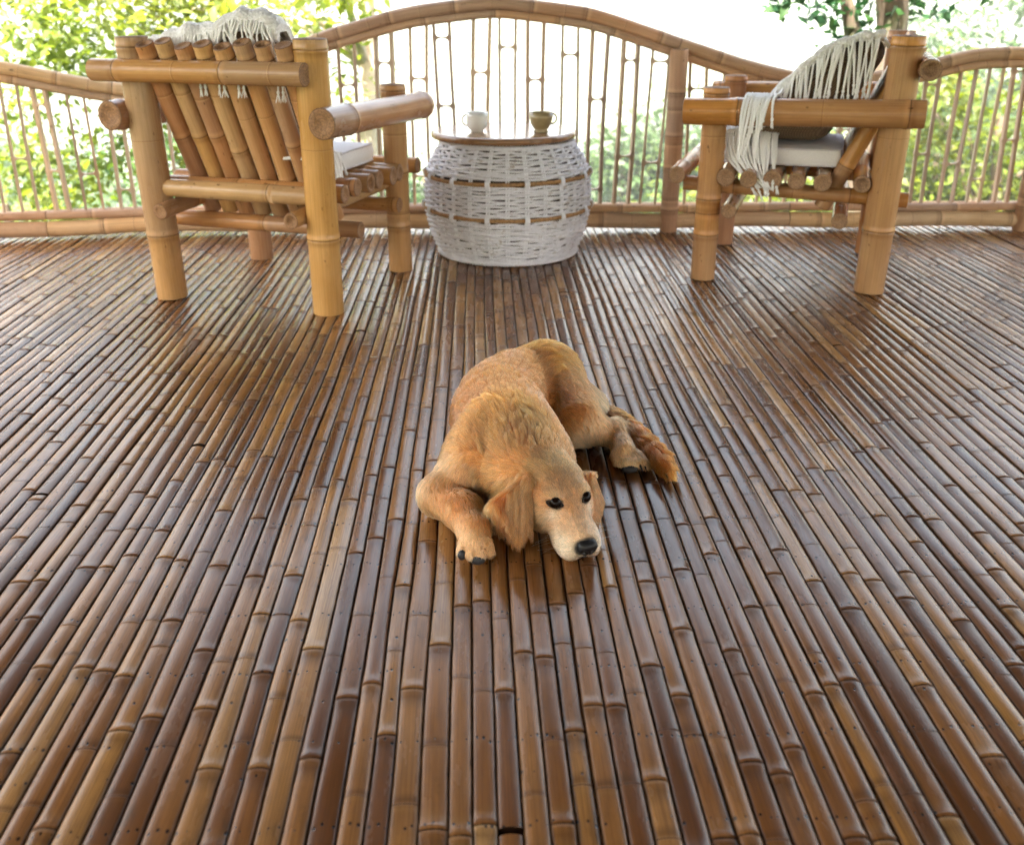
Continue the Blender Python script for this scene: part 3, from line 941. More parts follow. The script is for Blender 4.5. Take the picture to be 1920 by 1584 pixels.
def tassel(parent, path, r, cords=3, spread=0.010, rad=0.0034, brush=0.03):
    """a few twisted cords that meet in a knot and end in a soft brush"""
    path = np.asarray(path, float)
    s = np.linspace(0, 1, len(path)); q = np.linspace(0, 1, 12)
    # smooth the path
    B = np.c_[np.interp(q, s, path[:, 0]), np.interp(q, s, path[:, 1]), np.interp(q, s, path[:, 2])]
    for _ in range(2):
        B[1:-1] = (B[:-2] + 2 * B[1:-1] + B[2:]) / 4
    mb = MB()
    T = B[-1] - B[-2]; T /= np.linalg.norm(T)
    for c in range(cords):
        off = np.array([r.uniform(-1, 1), r.uniform(-1, 1), 0]) * spread
        w = np.sin(q * 5 + r.uniform(0, 6)) * 0.0016
        P = B + off * (1 - q)[:, None] ** 0.8 + np.c_[w, w * 0.6, 0 * w]
        tube(mb, P, rad * r.uniform(0.85, 1.1), 6)
    # knot and brush
    k = B[-1]
    th = np.linspace(0.1, math.pi - 0.1, 6)
    tube(mb, [k - T * 0.004, k, k + T * 0.006], [rad * 1.2, rad * 1.9, rad * 1.3], 7)
    for c in range(6):
        d = T + np.array([r.uniform(-1, 1), r.uniform(-1, 1), r.uniform(-.3, .3)]) * 0.30
        d /= np.linalg.norm(d)
        P = [k + T * 0.004, k + d * brush * 0.5, k + d * brush * r.uniform(0.8, 1.1) + np.array([0, 0, -0.002])]
        tube(mb, P, [rad * 0.8, rad * 0.75, rad * 0.35], 5)
    return mb.build('tassel', M['cord'], parent)

def cloth_strip(prof, x0, x1, th, nx, r, ripple=0.004):
    """knitted band laid along a (y, z) profile, spanning x; closed thin shell"""
    prof = np.asarray(prof, float)
    s = np.concatenate([[0], np.cumsum(np.linalg.norm(np.diff(prof, axis=0), axis=1))])
    q = np.linspace(0, s[-1], 26)
    P = np.c_[np.interp(q, s, prof[:, 0]), np.interp(q, s, prof[:, 1])]
    for _ in range(2): P[1:-1] = (P[:-2] + 2 * P[1:-1] + P[2:]) / 4
    T = np.gradient(P, axis=0); T /= np.linalg.norm(T, axis=1)[:, None]
    N = np.c_[-T[:, 1], T[:, 0]]
    xs = np.linspace(0, 1, nx)
    up = []; dn = []
    for t in xs:
        X = x0(q / s[-1]) * (1 - t) + x1(q / s[-1]) * t if callable(x0) else np.full(len(q), x0 * (1 - t) + x1 * t)
        rp = ripple * (vnoise3(np.c_[X * 22, P[:, 0] * 22, P[:, 1] * 22], 8) - 0.3)
        up.append(np.c_[X, P + N * (th + rp)[:, None]]); dn.append(np.c_[X, P + N * rp[:, None]])
    up, dn = np.array(up), np.array(dn)
    mb = MB(); nq = len(q)
    A = np.concatenate([up, dn[::-1]], 0)
    n = len(A)
    F = []
    for i in range(n):
        k = (i + 1) % n
        for j in range(nq - 1):
            F.append((i * nq + j, i * nq + j + 1, k * nq + j + 1, k * nq + j))
    for j in (0, nq - 1):
        for i in range(nx - 1):
            f = (i * nq + j, (i + 1) * nq + j, (n - 2 - i) * nq + j, (n - 1 - i) * nq + j)
            F.append(f if j == 0 else f[::-1])
    mb.add(A.reshape(-1, 3), F, 0)
    return mb, up

def build_textiles():
    r = random.Random(17)
    seat_cushion(CH_L, 'off white seat cushion half hidden behind the tan armchair with the slatted back')
    seat_cushion(CH_R, 'off white seat cushion under the brown woven pillow of the right armchair')
    # --- right chair: brown woven pillow leaning on the back, throw hanging over it
    pw = empty('woven_pillow', CH_R['loc'], CH_R['rz'])
    tag(pw, 'large brown woven pillow leaning in the right armchair under a fringed throw', 'pillow', 'woven pillows in the armchairs')
    mb = MB()
    prof = [(0.285, 0.512), (0.270, 0.555), (0.13, 0.648), (0.03, 0.752), (-0.06, 0.832), (-0.16, 0.872), (-0.235, 0.872), (-0.268, 0.825), (-0.175, 0.67), (-0.085, 0.512)]
    soft_block(mb, -0.255, 0.245, prof, nx=26)
    mb.build('cover', M['weave'], pw)
    thr = empty('fringed_throw', CH_R['loc'], CH_R['rz'])
    tag(thr, 'white knitted throw with long tassels over the brown pillow and arm of the right armchair', 'throw', 'fringed throws on the armchairs')
    top = [(-0.270, 0.850), (-0.245, 0.885), (-0.170, 0.882), (-0.06, 0.842), (0.03, 0.762), (0.135, 0.655), (0.17, 0.628)]
    mbt, up = cloth_strip(top[::-1], -0.262, 0.20, 0.012, 24, r)
    mbt.build('knitted_cloth', M['knit'], thr)
    # the near edge of the cloth rolls over
    edge = np.array([(-0.264, y, z) for y, z in top[1:]])
    mb = MB(); s = np.linspace(0, 1, len(edge)); q = np.linspace(0, 1, 40)
    E_ = np.c_[np.interp(q, s, edge[:, 0]), np.interp(q, s, edge[:, 1]), np.interp(q, s, edge[:, 2])]
    tube(mb, E_ + np.c_[0 * q, 0 * q, 0.002 * np.sin(q * 40)], 0.0165 + 0.0035 * np.sin(q * 47) + 0.002 * np.sin(q * 113), 10); mb.build('rolled_edge', M['knit'], thr)
    tp = np.array(top[1:])
    for i in range(32):
        t = i / 31.0 + r.uniform(-.012, .012)
        y = -0.235 + t * 0.375
        z = float(np.interp(y, tp[:, 0], tp[:, 1]))
        x = -0.272
        ln = r.uniform(0.14, 0.19)
        if y < 0.07:
            dy = r.uniform(-.022, .022)
            path = [(x + 0.004, y, z), (x - 0.012, y + 0.2 * dy, z - 0.02), (x - 0.020, y + 0.6 * dy, z - 0.07), (x - 0.024, y + dy, max(z - ln, 0.655 + r.uniform(0, .02)))]
        else:
            ze = z - ln
            path = [(x, y, z), (-0.33, y + 0.005, z - 0.02), (-0.385, y + 0.012, 0.694), (-0.440, y + 0.018, 0.676), (-0.456, y + 0.022 + r.uniform(-.012, .012), min(0.615, ze + 0.08))]
        tassel(thr, path, r, cords=r.choice([2, 3, 3]), spread=0.009, rad=0.0033)
    for i in range(7):
        y = 0.115 + i * 0.011
        path = [(-0.272, y, 0.655), (-0.33, y + .005, 0.694), (-0.39, y + 0.01, 0.694), (-0.445, y + 0.015, 0.668), (-0.462, y + 0.02, 0.60), (-0.458, y + 0.026 + r.uniform(-.015, .01), 0.52 + r.uniform(-.03, .03))]
        tassel(thr, path, r, cords=3, spread=0.008, rad=0.0033)
    # the other end of the throw spills over the seat cushion
    lower = [(0.285, 0.545), (0.275, 0.535), (0.20, 0.565), (0.12, 0.575)]
    for i in range(15):
        t = i / 14.0
        y = 0.285 - 0.20 * t
        ye = 0.16 - 0.10 * t + r.uniform(-.02, .02)
        path = [(-0.20, y - 0.005, 0.575 - 0.02 * t), (-0.262, y, 0.545 - 0.015 * t), (-0.285, y - 0.01, 0.47), (-0.325, (y + ye) / 2, 0.425), (-0.362, ye, 0.365 + r.uniform(-.02, .03))]
        tassel(thr, path, r, cords=3, spread=0.007, rad=0.0033)
    mbt, up = cloth_strip([(0.13, 0.58), (0.20, 0.572), (0.26, 0.556), (0.292, 0.535)][::-1], -0.262, -0.02, 0.012, 14, r, 0.008)
    mbt.build('knitted_cloth', M['knit'], thr)

    # --- left chair: pillow behind the slats' tops with the throw along its upper edge
    pw = empty('woven_pillow', CH_L['loc'], CH_L['rz'])
    tag(pw, 'brown woven pillow standing behind the back slats of the left armchair', 'pillow', 'woven pillows in the armchairs')
    mb = MB()
    prof = [(-0.03, 0.500), (0.02, 0.54), (-0.12, 0.77), (-0.225, 0.925), (-0.265, 0.93), (-0.275, 0.88), (-0.19, 0.68), (-0.10, 0.502)]
    soft_block(mb, -0.265, 0.20, prof, nx=26)
    mb.build('cover', M['weave'], pw)
    thr = empty('fringed_throw', CH_L['loc'], CH_L['rz'])
    tag(thr, 'white knitted throw with short fringe along the top of the left armchair back', 'throw', 'fringed throws on the armchairs')
    # lumpy knitted band over the pillow's top edge
    def ztop(x): return np.interp(x, [-0.28, -0.2, -0.1, 0.0, 0.06, 0.12, 0.17, 0.21], [0.878, 0.893, 0.905, 0.925, 0.952, 0.957, 0.938, 0.905]) + 0.006 * np.sin(x * 38 + 0.5)
    xs = np.linspace(-0.275, 0.205, 40)
    mb = MB(); rows = []
    for x in xs:
        z = float(ztop(x)); e = min(1, (x + 0.295) / 0.07, (0.225 - x) / 0.05)
        pr = [(-0.300, z - 0.020 - 0.03 * e), (-0.305, z - 0.004), (-0.285, z + 0.018 * e), (-0.25, z + 0.024 * e), (-0.215, z + 0.008 * e), (-0.18, z - 0.04), (-0.14, z - 0.10),
              (-0.15, z - 0.11), (-0.19, z - 0.055), (-0.24, z - 0.012), (-0.28, z - 0.015), (-0.288, z - 0.05)]
        rows.append([(x, y + 0.006 * math.sin(x * 60), zz + 0.004 * math.sin(x * 90 + y * 40)) for y, zz in pr])
    rows = np.array(rows)
    mb.add(rows.reshape(-1, 3), [f[::-1] for f in grid_faces(len(xs), rows.shape[1], True)], 0)
    mb.add(rows[0], [tuple(range(12))], 0); mb.add(rows[-1], [tuple(range(12))[::-1]], 0)
    mb.build('knitted_cloth', M['knit'], thr)
    def slat_y(z): return -D2 - 0.052 + (0.865 - z) * (0.257 / 0.58)
    k = 0
    for i in range(46):
        x = -0.262 + i * 0.0100 + r.uniform(-.003, .003)
        z = float(ztop(x)) - 0.012
        ze = z - r.uniform(0.07, 0.10)
        x2 = x + 0.02 * math.sin(i * 0.9)
        if i % 11 in (4, 8):
            ze = 0.735 + r.uniform(-.012, .012)
        path = [(x, -0.304, z), (x, -0.316, z - 0.02), (x2, slat_y(z - 0.05) + 0.050, z - 0.05), (x2, slat_y(ze) + 0.046, ze)]
        tassel(thr, path, r, cords=2, spread=0.005, rad=0.0030, brush=0.026)
    # longer cords that hang down behind, showing between the slats under the rail
    gx = np.linspace(-W2 + 0.075, W2 - 0.06, 8)
    for g_, dx in ((2, 0), (3, 0), (4, 0), (6, 0.0)):
        x = (gx[g_] + gx[g_ + 1]) / 2 - 0.004
        for d in (-0.006, 0.006):
            path = [(x + d, slat_y(0.86) + 0.03, 0.86), (x + d, slat_y(0.80) + 0.0, 0.80), (x + d * 1.5, slat_y(0.735) - 0.030, 0.735 - 0.01 * (g_ == 6))]
            tassel(thr, path, r, cords=2, spread=0.004, rad=0.0030, brush=0.03)
    # and a bunch that falls at the side of the seat cushion
    for i in range(12):
        y = -0.20 + i * 0.014
        path = [(0.20, y, 0.515), (0.252, y + r.uniform(-.01, .01), 0.508), (0.268, y + 0.004, 0.47), (0.276, y + r.uniform(-.012, .02), 0.425 + r.uniform(-.012, .012))]
        tassel(thr, path, r, cords=3, spread=0.007, rad=0.0032)
    mbt, up = cloth_strip([(-0.22, 0.508), (-0.14, 0.503), (-0.06, 0.503), (0.0, 0.499)][::-1], 0.13, 0.252, 0.010, 14, r, 0.006)
    mbt.build('knitted_cloth', M['knit'], thr)
build_textiles()
# ------------------------------------------------------------------ basket table and cups
TX, TY = -0.018, 4.225
def wicker_material():
    t = NT('white_wicker')
    co = t.node('ShaderNodeTexCoord').outputs['Object']
    n = t.noise(co, 26, 4, 0.6)
    n2 = t.noise(co, 140, 3, 0.6)
    c = t.mix(t.mapr(n, 0.35, 0.7, 0, 1), (0.70, 0.69, 0.76), (0.84, 0.84, 0.90))
    c = t.mix(t.mapr(n, 0.60, 0.72, 0.0, 0.75), c, (0.27, 0.17, 0.11))
    c = t.mix(t.mapr(n2, 0.55, 0.75, 0.0, 0.5), c, (0.30, 0.21, 0.16))
    return t.set(color=c, rough=0.6, normal=t.bump(n2, 0.4, 0.001))
M['wicker'] = wicker_material()
M['stake'] = simple('white_stake', (0.82, 0.82, 0.88), 0.55, 60, 0.12)
M['basket_lining'] = simple('basket_lining', (0.05, 0.036, 0.032), 0.9)
M['rope'] = simple('jute_rope', (0.36, 0.20, 0.085), 0.85, 90, 0.35, 0.002, 0.5)
def wood_top():
    t = NT('table_top_wood')
    co = t.node('ShaderNodeTexCoord').outputs['Object']
    g = t.noise(t.vmul(co, (4, 60, 20)), 1.0, 5, 0.6)
    c = t.ramp(g, [(0.25, (0.16, 0.075, 0.035)), (0.5, (0.27, 0.14, 0.065)), (0.75, (0.36, 0.20, 0.10))])
    return t.set(color=c, rough=0.2, spec=0.45, coat=0.15, coat_rough=0.08, normal=t.bump(g, 0.05, 0.0005))
M['table_wood'] = wood_top()
M['white_cup'] = simple('white_porcelain', (0.80, 0.80, 0.80), 0.15, 8, 0.03, coat=0.5, coat_rough=0.05)
M['olive_cup'] = simple('olive_glaze', (0.33, 0.26, 0.135), 0.28, 24, 0.22, coat=0.4, coat_rough=0.1)

_BZ = np.array([0.0, 0.02, 0.06, 0.13, 0.20, 0.27, 0.33, 0.38, 0.42, 0.455, 0.472])
_BR = np.array([0.280, 0.292, 0.312, 0.333, 0.344, 0.346, 0.338, 0.322, 0.300, 0.272, 0.258])
def bask_r(z):
    return np.interp(z, np.linspace(0, 0.472, 60), np.convolve(np.pad(np.interp(np.linspace(0, 0.472, 60), _BZ, _BR), 3, mode='edge'), np.ones(7) / 7, mode='valid'))

def build_table():
    r = random.Random(4)
    tb = empty('basket_table', (TX, TY, 0.002))
    tag(tb, 'round side table of white woven wicker with two rope bands and a wooden top', 'side table')
    NS = 28
    # inner lining
    mb = MB(); z = np.linspace(0.004, 0.468, 24)
    lathe(mb, np.c_[bask_r(z) - 0.013, z], 56)
    mb.build('lining', M['basket_lining'], tb)
    # weave: every ring passes in front of one stake and behind the next
    mb = MB()
    th = np.arange(NS * 6) * 2 * math.pi / (NS * 6)
    bands = (0.198, 0.335)
    zz = 0.012; row = 0
    while zz < 0.468:
        if min(abs(zz - b) for b in bands) > 0.009:
            grp = row % 2
            amp = 0.0066 * r.uniform(0.8, 1.15)
            rad = bask_r(zz) + amp * np.cos(NS / 2 * th + math.pi * grp) + 0.0012 * np.sin(3 * th + r.uniform(0, 6))
            z_ = zz + 0.0013 * np.sin(5 * th + r.uniform(0, 6)) + 0.0016 * np.sin(NS / 2 * th + r.uniform(0, 6))
            P = np.c_[rad * np.cos(th), rad * np.sin(th), z_]
            ring_tube(mb, P, 0.0052 * r.uniform(0.9, 1.12), 6)
        zz += 0.0103; row += 1
    w = mb.build('wicker_weave', M['wicker'], tb); w['kind'] = 'stuff'
    # border braids at foot and rim
    for z0, rr in ((0.010, 0.292), (0.461, 0.270)):
        mb = MB()
        tt = np.arange(360) * 2 * math.pi / 360
        for ph in (0, 2.09, 4.19):
            P = np.c_[(rr + 0.006 * np.cos(45 * tt + ph)) * np.cos(tt), (rr + 0.006 * np.cos(45 * tt + ph)) * np.sin(tt), z0 + 0.005 * np.sin(45 * tt + ph)]
            ring_tube(mb, P, 0.0062, 5)
        mb.build('braided_border', M['wicker'], tb)
    # upright stakes in pairs
    zs = np.linspace(0.008, 0.464, 26)
    for k in range(NS):
        mb = MB()
        for d in (-0.0048, 0.0048):
            a = k * 2 * math.pi / NS + d / 0.33
            rr = bask_r(zs) + 0.0012
            P = np.c_[rr * np.cos(a), rr * np.sin(a), zs]
            tube(mb, P, 0.0040, 5)
        mb.build('stake', M['stake'], tb)
    # rope bands
    for b in bands:
        mb = MB()
        tt = np.arange(720) * 2 * math.pi / 720
        rr = bask_r(b) + 0.007
        for ph in (0, 2.09, 4.19):
            P = np.c_[(rr + 0.0042 * np.cos(96 * tt + ph)) * np.cos(tt), (rr + 0.0042 * np.cos(96 * tt + ph)) * np.sin(tt), b + 0.003 * np.sin(2 * tt + b * 9) + 0.0042 * np.sin(96 * tt + ph)]
            ring_tube(mb, P, 0.0047, 5)
        rope = mb.build('rope_band', M['rope'], tb)
        for k in range(14):
            a = 2 * k * 2 * math.pi / NS
            mb = MB()
            for d in (-0.006, 0.0, 0.006):
                q = np.linspace(-2.0, 2.0, 9)
                rad = rr + 0.0125 * np.cos(q) - 0.001
                P = np.c_[rad * np.cos(a + d / rr), rad * np.sin(a + d / rr), b + 0.003 * np.sin(2 * a + b * 9) + 0.0155 * np.sin(q)]
                tube(mb, P, 0.0042, 5)
            mb.build('tie', M['stake'], rope)
    # wooden top
    mb = MB()
    prof = [(0.0, 0.474), (0.288, 0.474), (0.297, 0.478), (0.300, 0.486), (0.299, 0.496), (0.293, 0.501), (0.28, 0.502), (0.0, 0.502)]
    lathe(mb, prof, 72, c=(0.0, 0, 0))
    o = mb.build('table_top', M['table_wood'], tb)
    o.location = (-0.018, 0.0, 0)
    return tb

def build_cup(name, label, loc, outer, inner, hang, hz, hr, mat):
    cup = empty(name, loc)
    tag(cup, label, 'cup', 'cups on the basket table')
    mb = MB(); lathe(mb, outer + inner[::-1], 36); mb.build('bowl', mat, cup)
    mb = MB()
    q = np.linspace(-1.75, 1.75, 14)
    r0 = np.interp(hz, [p[1] for p in outer], [p[0] for p in outer])
    P = np.c_[(r0 - 0.004 + hr * np.cos(q) * 1.05), np.zeros(14), hz + hr * 1.05 * np.sin(q)]
    P = np.c_[P[:, 0] * math.cos(hang), P[:, 0] * math.sin(hang), P[:, 2]]
    tube(mb, P, 0.0038, 8); mb.build('handle', mat, cup)
    return cup

table = build_table()
zt = 0.5045
build_cup('white_cup', 'white rounded cup with its handle to the left on the table top', (-0.142, 4.165, zt),
          [(0.0, 0.0), (0.025, 0.0), (0.026, 0.003), (0.025, 0.006), (0.033, 0.011), (0.0395, 0.022), (0.0420, 0.040), (0.0425, 0.058), (0.0440, 0.076)],
          [(0.0, 0.010), (0.028, 0.015), (0.0365, 0.028), (0.0392, 0.055), (0.0418, 0.075)], R(185), 0.046, 0.021, M['white_cup'])
build_cup('olive_cup', 'olive brown footed cup with its handle to the right on the table top', (0.118, 4.15, zt),
          [(0.0, 0.0), (0.029, 0.0), (0.030, 0.004), (0.025, 0.009), (0.032, 0.017), (0.042, 0.034), (0.0470, 0.055), (0.0500, 0.077)],
          [(0.0, 0.013), (0.028, 0.021), (0.038, 0.036), (0.0440, 0.055), (0.0480, 0.076)], R(-12), 0.054, 0.019, M['olive_cup'])
# ------------------------------------------------------------------ trees and shrubs beyond the railing
M['leaf_bright'] = leaf_material('leaf_bright', [(0.075, 0.125, 0.020), (0.12, 0.165, 0.026), (0.165, 0.195, 0.034), (0.21, 0.205, 0.042)], 0.6)
M['leaf_mid'] = leaf_material('leaf_mid', [(0.03, 0.075, 0.016), (0.06, 0.115, 0.022), (0.10, 0.145, 0.028)], 0.45)
M['leaf_dark'] = leaf_material('leaf_dark', [(0.008, 0.036, 0.012), (0.016, 0.058, 0.016), (0.035, 0.085, 0.018)], 0.3, 0.35)
M['leaf_yellow'] = leaf_material('leaf_yellow', [(0.050, 0.085, 0.008), (0.088, 0.120, 0.010), (0.13, 0.14, 0.012)], 0.45)
M['leaf_soft'] = leaf_material('leaf_soft', [(0.024, 0.055, 0.018), (0.042, 0.080, 0.022), (0.064, 0.100, 0.026)], 0.4)
def bark(name, a, b):
    t = NT(name)
    co = t.node('ShaderNodeTexCoord').outputs['Object']
    n = t.noise(t.vmul(co, (9, 9, 3)), 1.0, 6, 0.65)
    n2 = t.noise(co, 5, 3, 0.5)
    c = t.mix(t.mapr(n, 0.35, 0.65, 0, 1), a, b)
    c = t.mix(t.mapr(n2, 0.5, 0.65, 0, 0.5), c, (0.10, 0.12, 0.05))
    return t.set(color=c, rough=0.85, normal=t.bump(n, 0.8, 0.02))
M['bark'] = bark('bark', (0.055, 0.038, 0.024), (0.13, 0.095, 0.06))
M['bark_pale'] = bark('bark_pale', (0.34, 0.28, 0.21), (0.50, 0.44, 0.36))

def leaf_cloud(centres, radii, n, size, r, aspect=2.0, droop=0.25):
    """many folded leaves scattered through clumps; returns a builder"""
    g = np.random.default_rng(r)
    centres = np.asarray(centres, float); radii = np.asarray(radii, float)
    w = radii ** 2; w = w / w.sum()
    idx = g.choice(len(centres), n, p=w)
    d = g.normal(size=(n, 3)); d /= np.linalg.norm(d, axis=1)[:, None]
    rad = g.random(n) ** 0.42
    P = centres[idx] + d * (rad * radii[idx])[:, None] * np.array([1, 1, 0.75])
    # sprigs: leaves gather round smaller twig centres
    nt = max(4, n // 9)
    tw = P[g.choice(n, nt)]
    k = g.integers(0, nt, n)
    m = g.random(n) < 0.7
    P[m] = tw[k[m]] + g.normal(size=(m.sum(), 3)) * size * 1.1
    ax = g.normal(size=(n, 3)); ax[:, 2] = ax[:, 2] * 0.5 - droop; ax += d * 0.5
    ax /= np.linalg.norm(ax, axis=1)[:, None]
    up = np.array([0, 0, 1.0]) + g.normal(size=(n, 3)) * 0.5
    sd = np.cross(ax, up); sd /= np.linalg.norm(sd, axis=1)[:, None] + 1e-9
    nn = np.cross(sd, ax)
    L = size * g.uniform(0.6, 1.3, n)[:, None]; Wd = L / aspect
    a = P; b = P + ax * L * 0.45 + sd * Wd * 0.5 + nn * L * 0.06; c = P + ax * L - nn * L * 0.08; e = P + ax * L * 0.45 - sd * Wd * 0.5 + nn * L * 0.06
    mid = P + ax * L * 0.5
    V = np.stack([a, b, c, e, mid], 1).reshape(-1, 3)
    o = np.arange(n)[:, None] * 5
    F = np.concatenate([o + [0, 1, 4], o + [1, 2, 4], o + [2, 3, 4], o + [3, 0, 4]], 1).reshape(-1, 3)
    tone = np.clip(vnoise3(P * 1.7, r % 17) * 0.7 + g.random(n) * 0.45 - 0.05, 0, 1)
    return V, F, np.repeat(tone, 5)

def make_tree(name, label, cat, base, trunk_pts, trunk_r, limbs, clumps, radii, n, size, leafmat, barkmat, seed, group=None, aspect=2.0):
    t = empty(name, base)
    tag(t, label, cat, group)
    b = np.asarray(base, float)
    if trunk_pts is not None:
        mb = MB()
        P = np.asarray(trunk_pts, float) - b
        s = np.linspace(0, 1, len(P)); q = np.linspace(0, 1, 14)
        Q = np.c_[np.interp(q, s, P[:, 0]), np.interp(q, s, P[:, 1]), np.interp(q, s, P[:, 2])]
        Q[:, 0] += 0.25 * trunk_r * np.sin(q * 9 + seed); Q[:, 1] += 0.25 * trunk_r * np.cos(q * 7 + seed)
        tube(mb, Q, trunk_r * (1.15 - 0.6 * q) * (1 + 0.08 * np.sin(q * 21)), 12)
        for (l0, l1, lr) in limbs:
            l0, l1 = np.asarray(l0, float) - b, np.asarray(l1, float) - b
            q = np.linspace(0, 1, 8)[:, None]
            Q = l0 * (1 - q) + l1 * q + np.array([0, 0, 0.12]) * np.sin(q * math.pi) * np.linalg.norm(l1 - l0)
            tube(mb, Q, lr * (1 - 0.75 * q[:, 0]), 8)
        mb.build('trunk', barkmat, t)
    V, F, tone = leaf_cloud(np.asarray(clumps) - b, radii, n, size, seed, aspect)
    me = fast_mesh('crown', V, F, {'seg': tone})
    o = link('crown', me, leafmat, t)
    return t

def shrub(name, label, x, y, h, w, n, size, mat, seed, cat='shrub', group='shrubs beyond the railing', zb=None):
    z = float(terrain_z(x, y)) if zb is None else zb
    g = np.random.default_rng(seed)
    k = 9
    C = np.c_[x + g.normal(size=k) * w * 0.33, y + g.normal(size=k) * w * 0.33, z + np.maximum(h * 0.25, h - w * g.uniform(0.25, 1.5, k))]
    Rr = w * g.uniform(0.28, 0.5, k)
    trunk = [(x, y, z - 0.1), (x + 0.05 * w, y, z + h * 0.35), (x, y, z + h * 0.7)]
    limbs = [((x, y, z + h * 0.2), C[i], min(0.02 * h, 0.06)) for i in range(5)]
    return make_tree(name, label, cat, (x, y, z), trunk, min(0.03 * h, 0.12), limbs, C, Rr, n, size, mat, M['bark'], seed, group)

def P3(u, v, Y):
    yv = (792 - v) / 1850.0; p = R(23.2)
    d = np.array([(u - 960) / 1850.0, math.cos(p) + yv * math.sin(p), -math.sin(p) + yv * math.cos(p)])
    return np.array([0, 0, 1.0]) + d * Y / d[1]

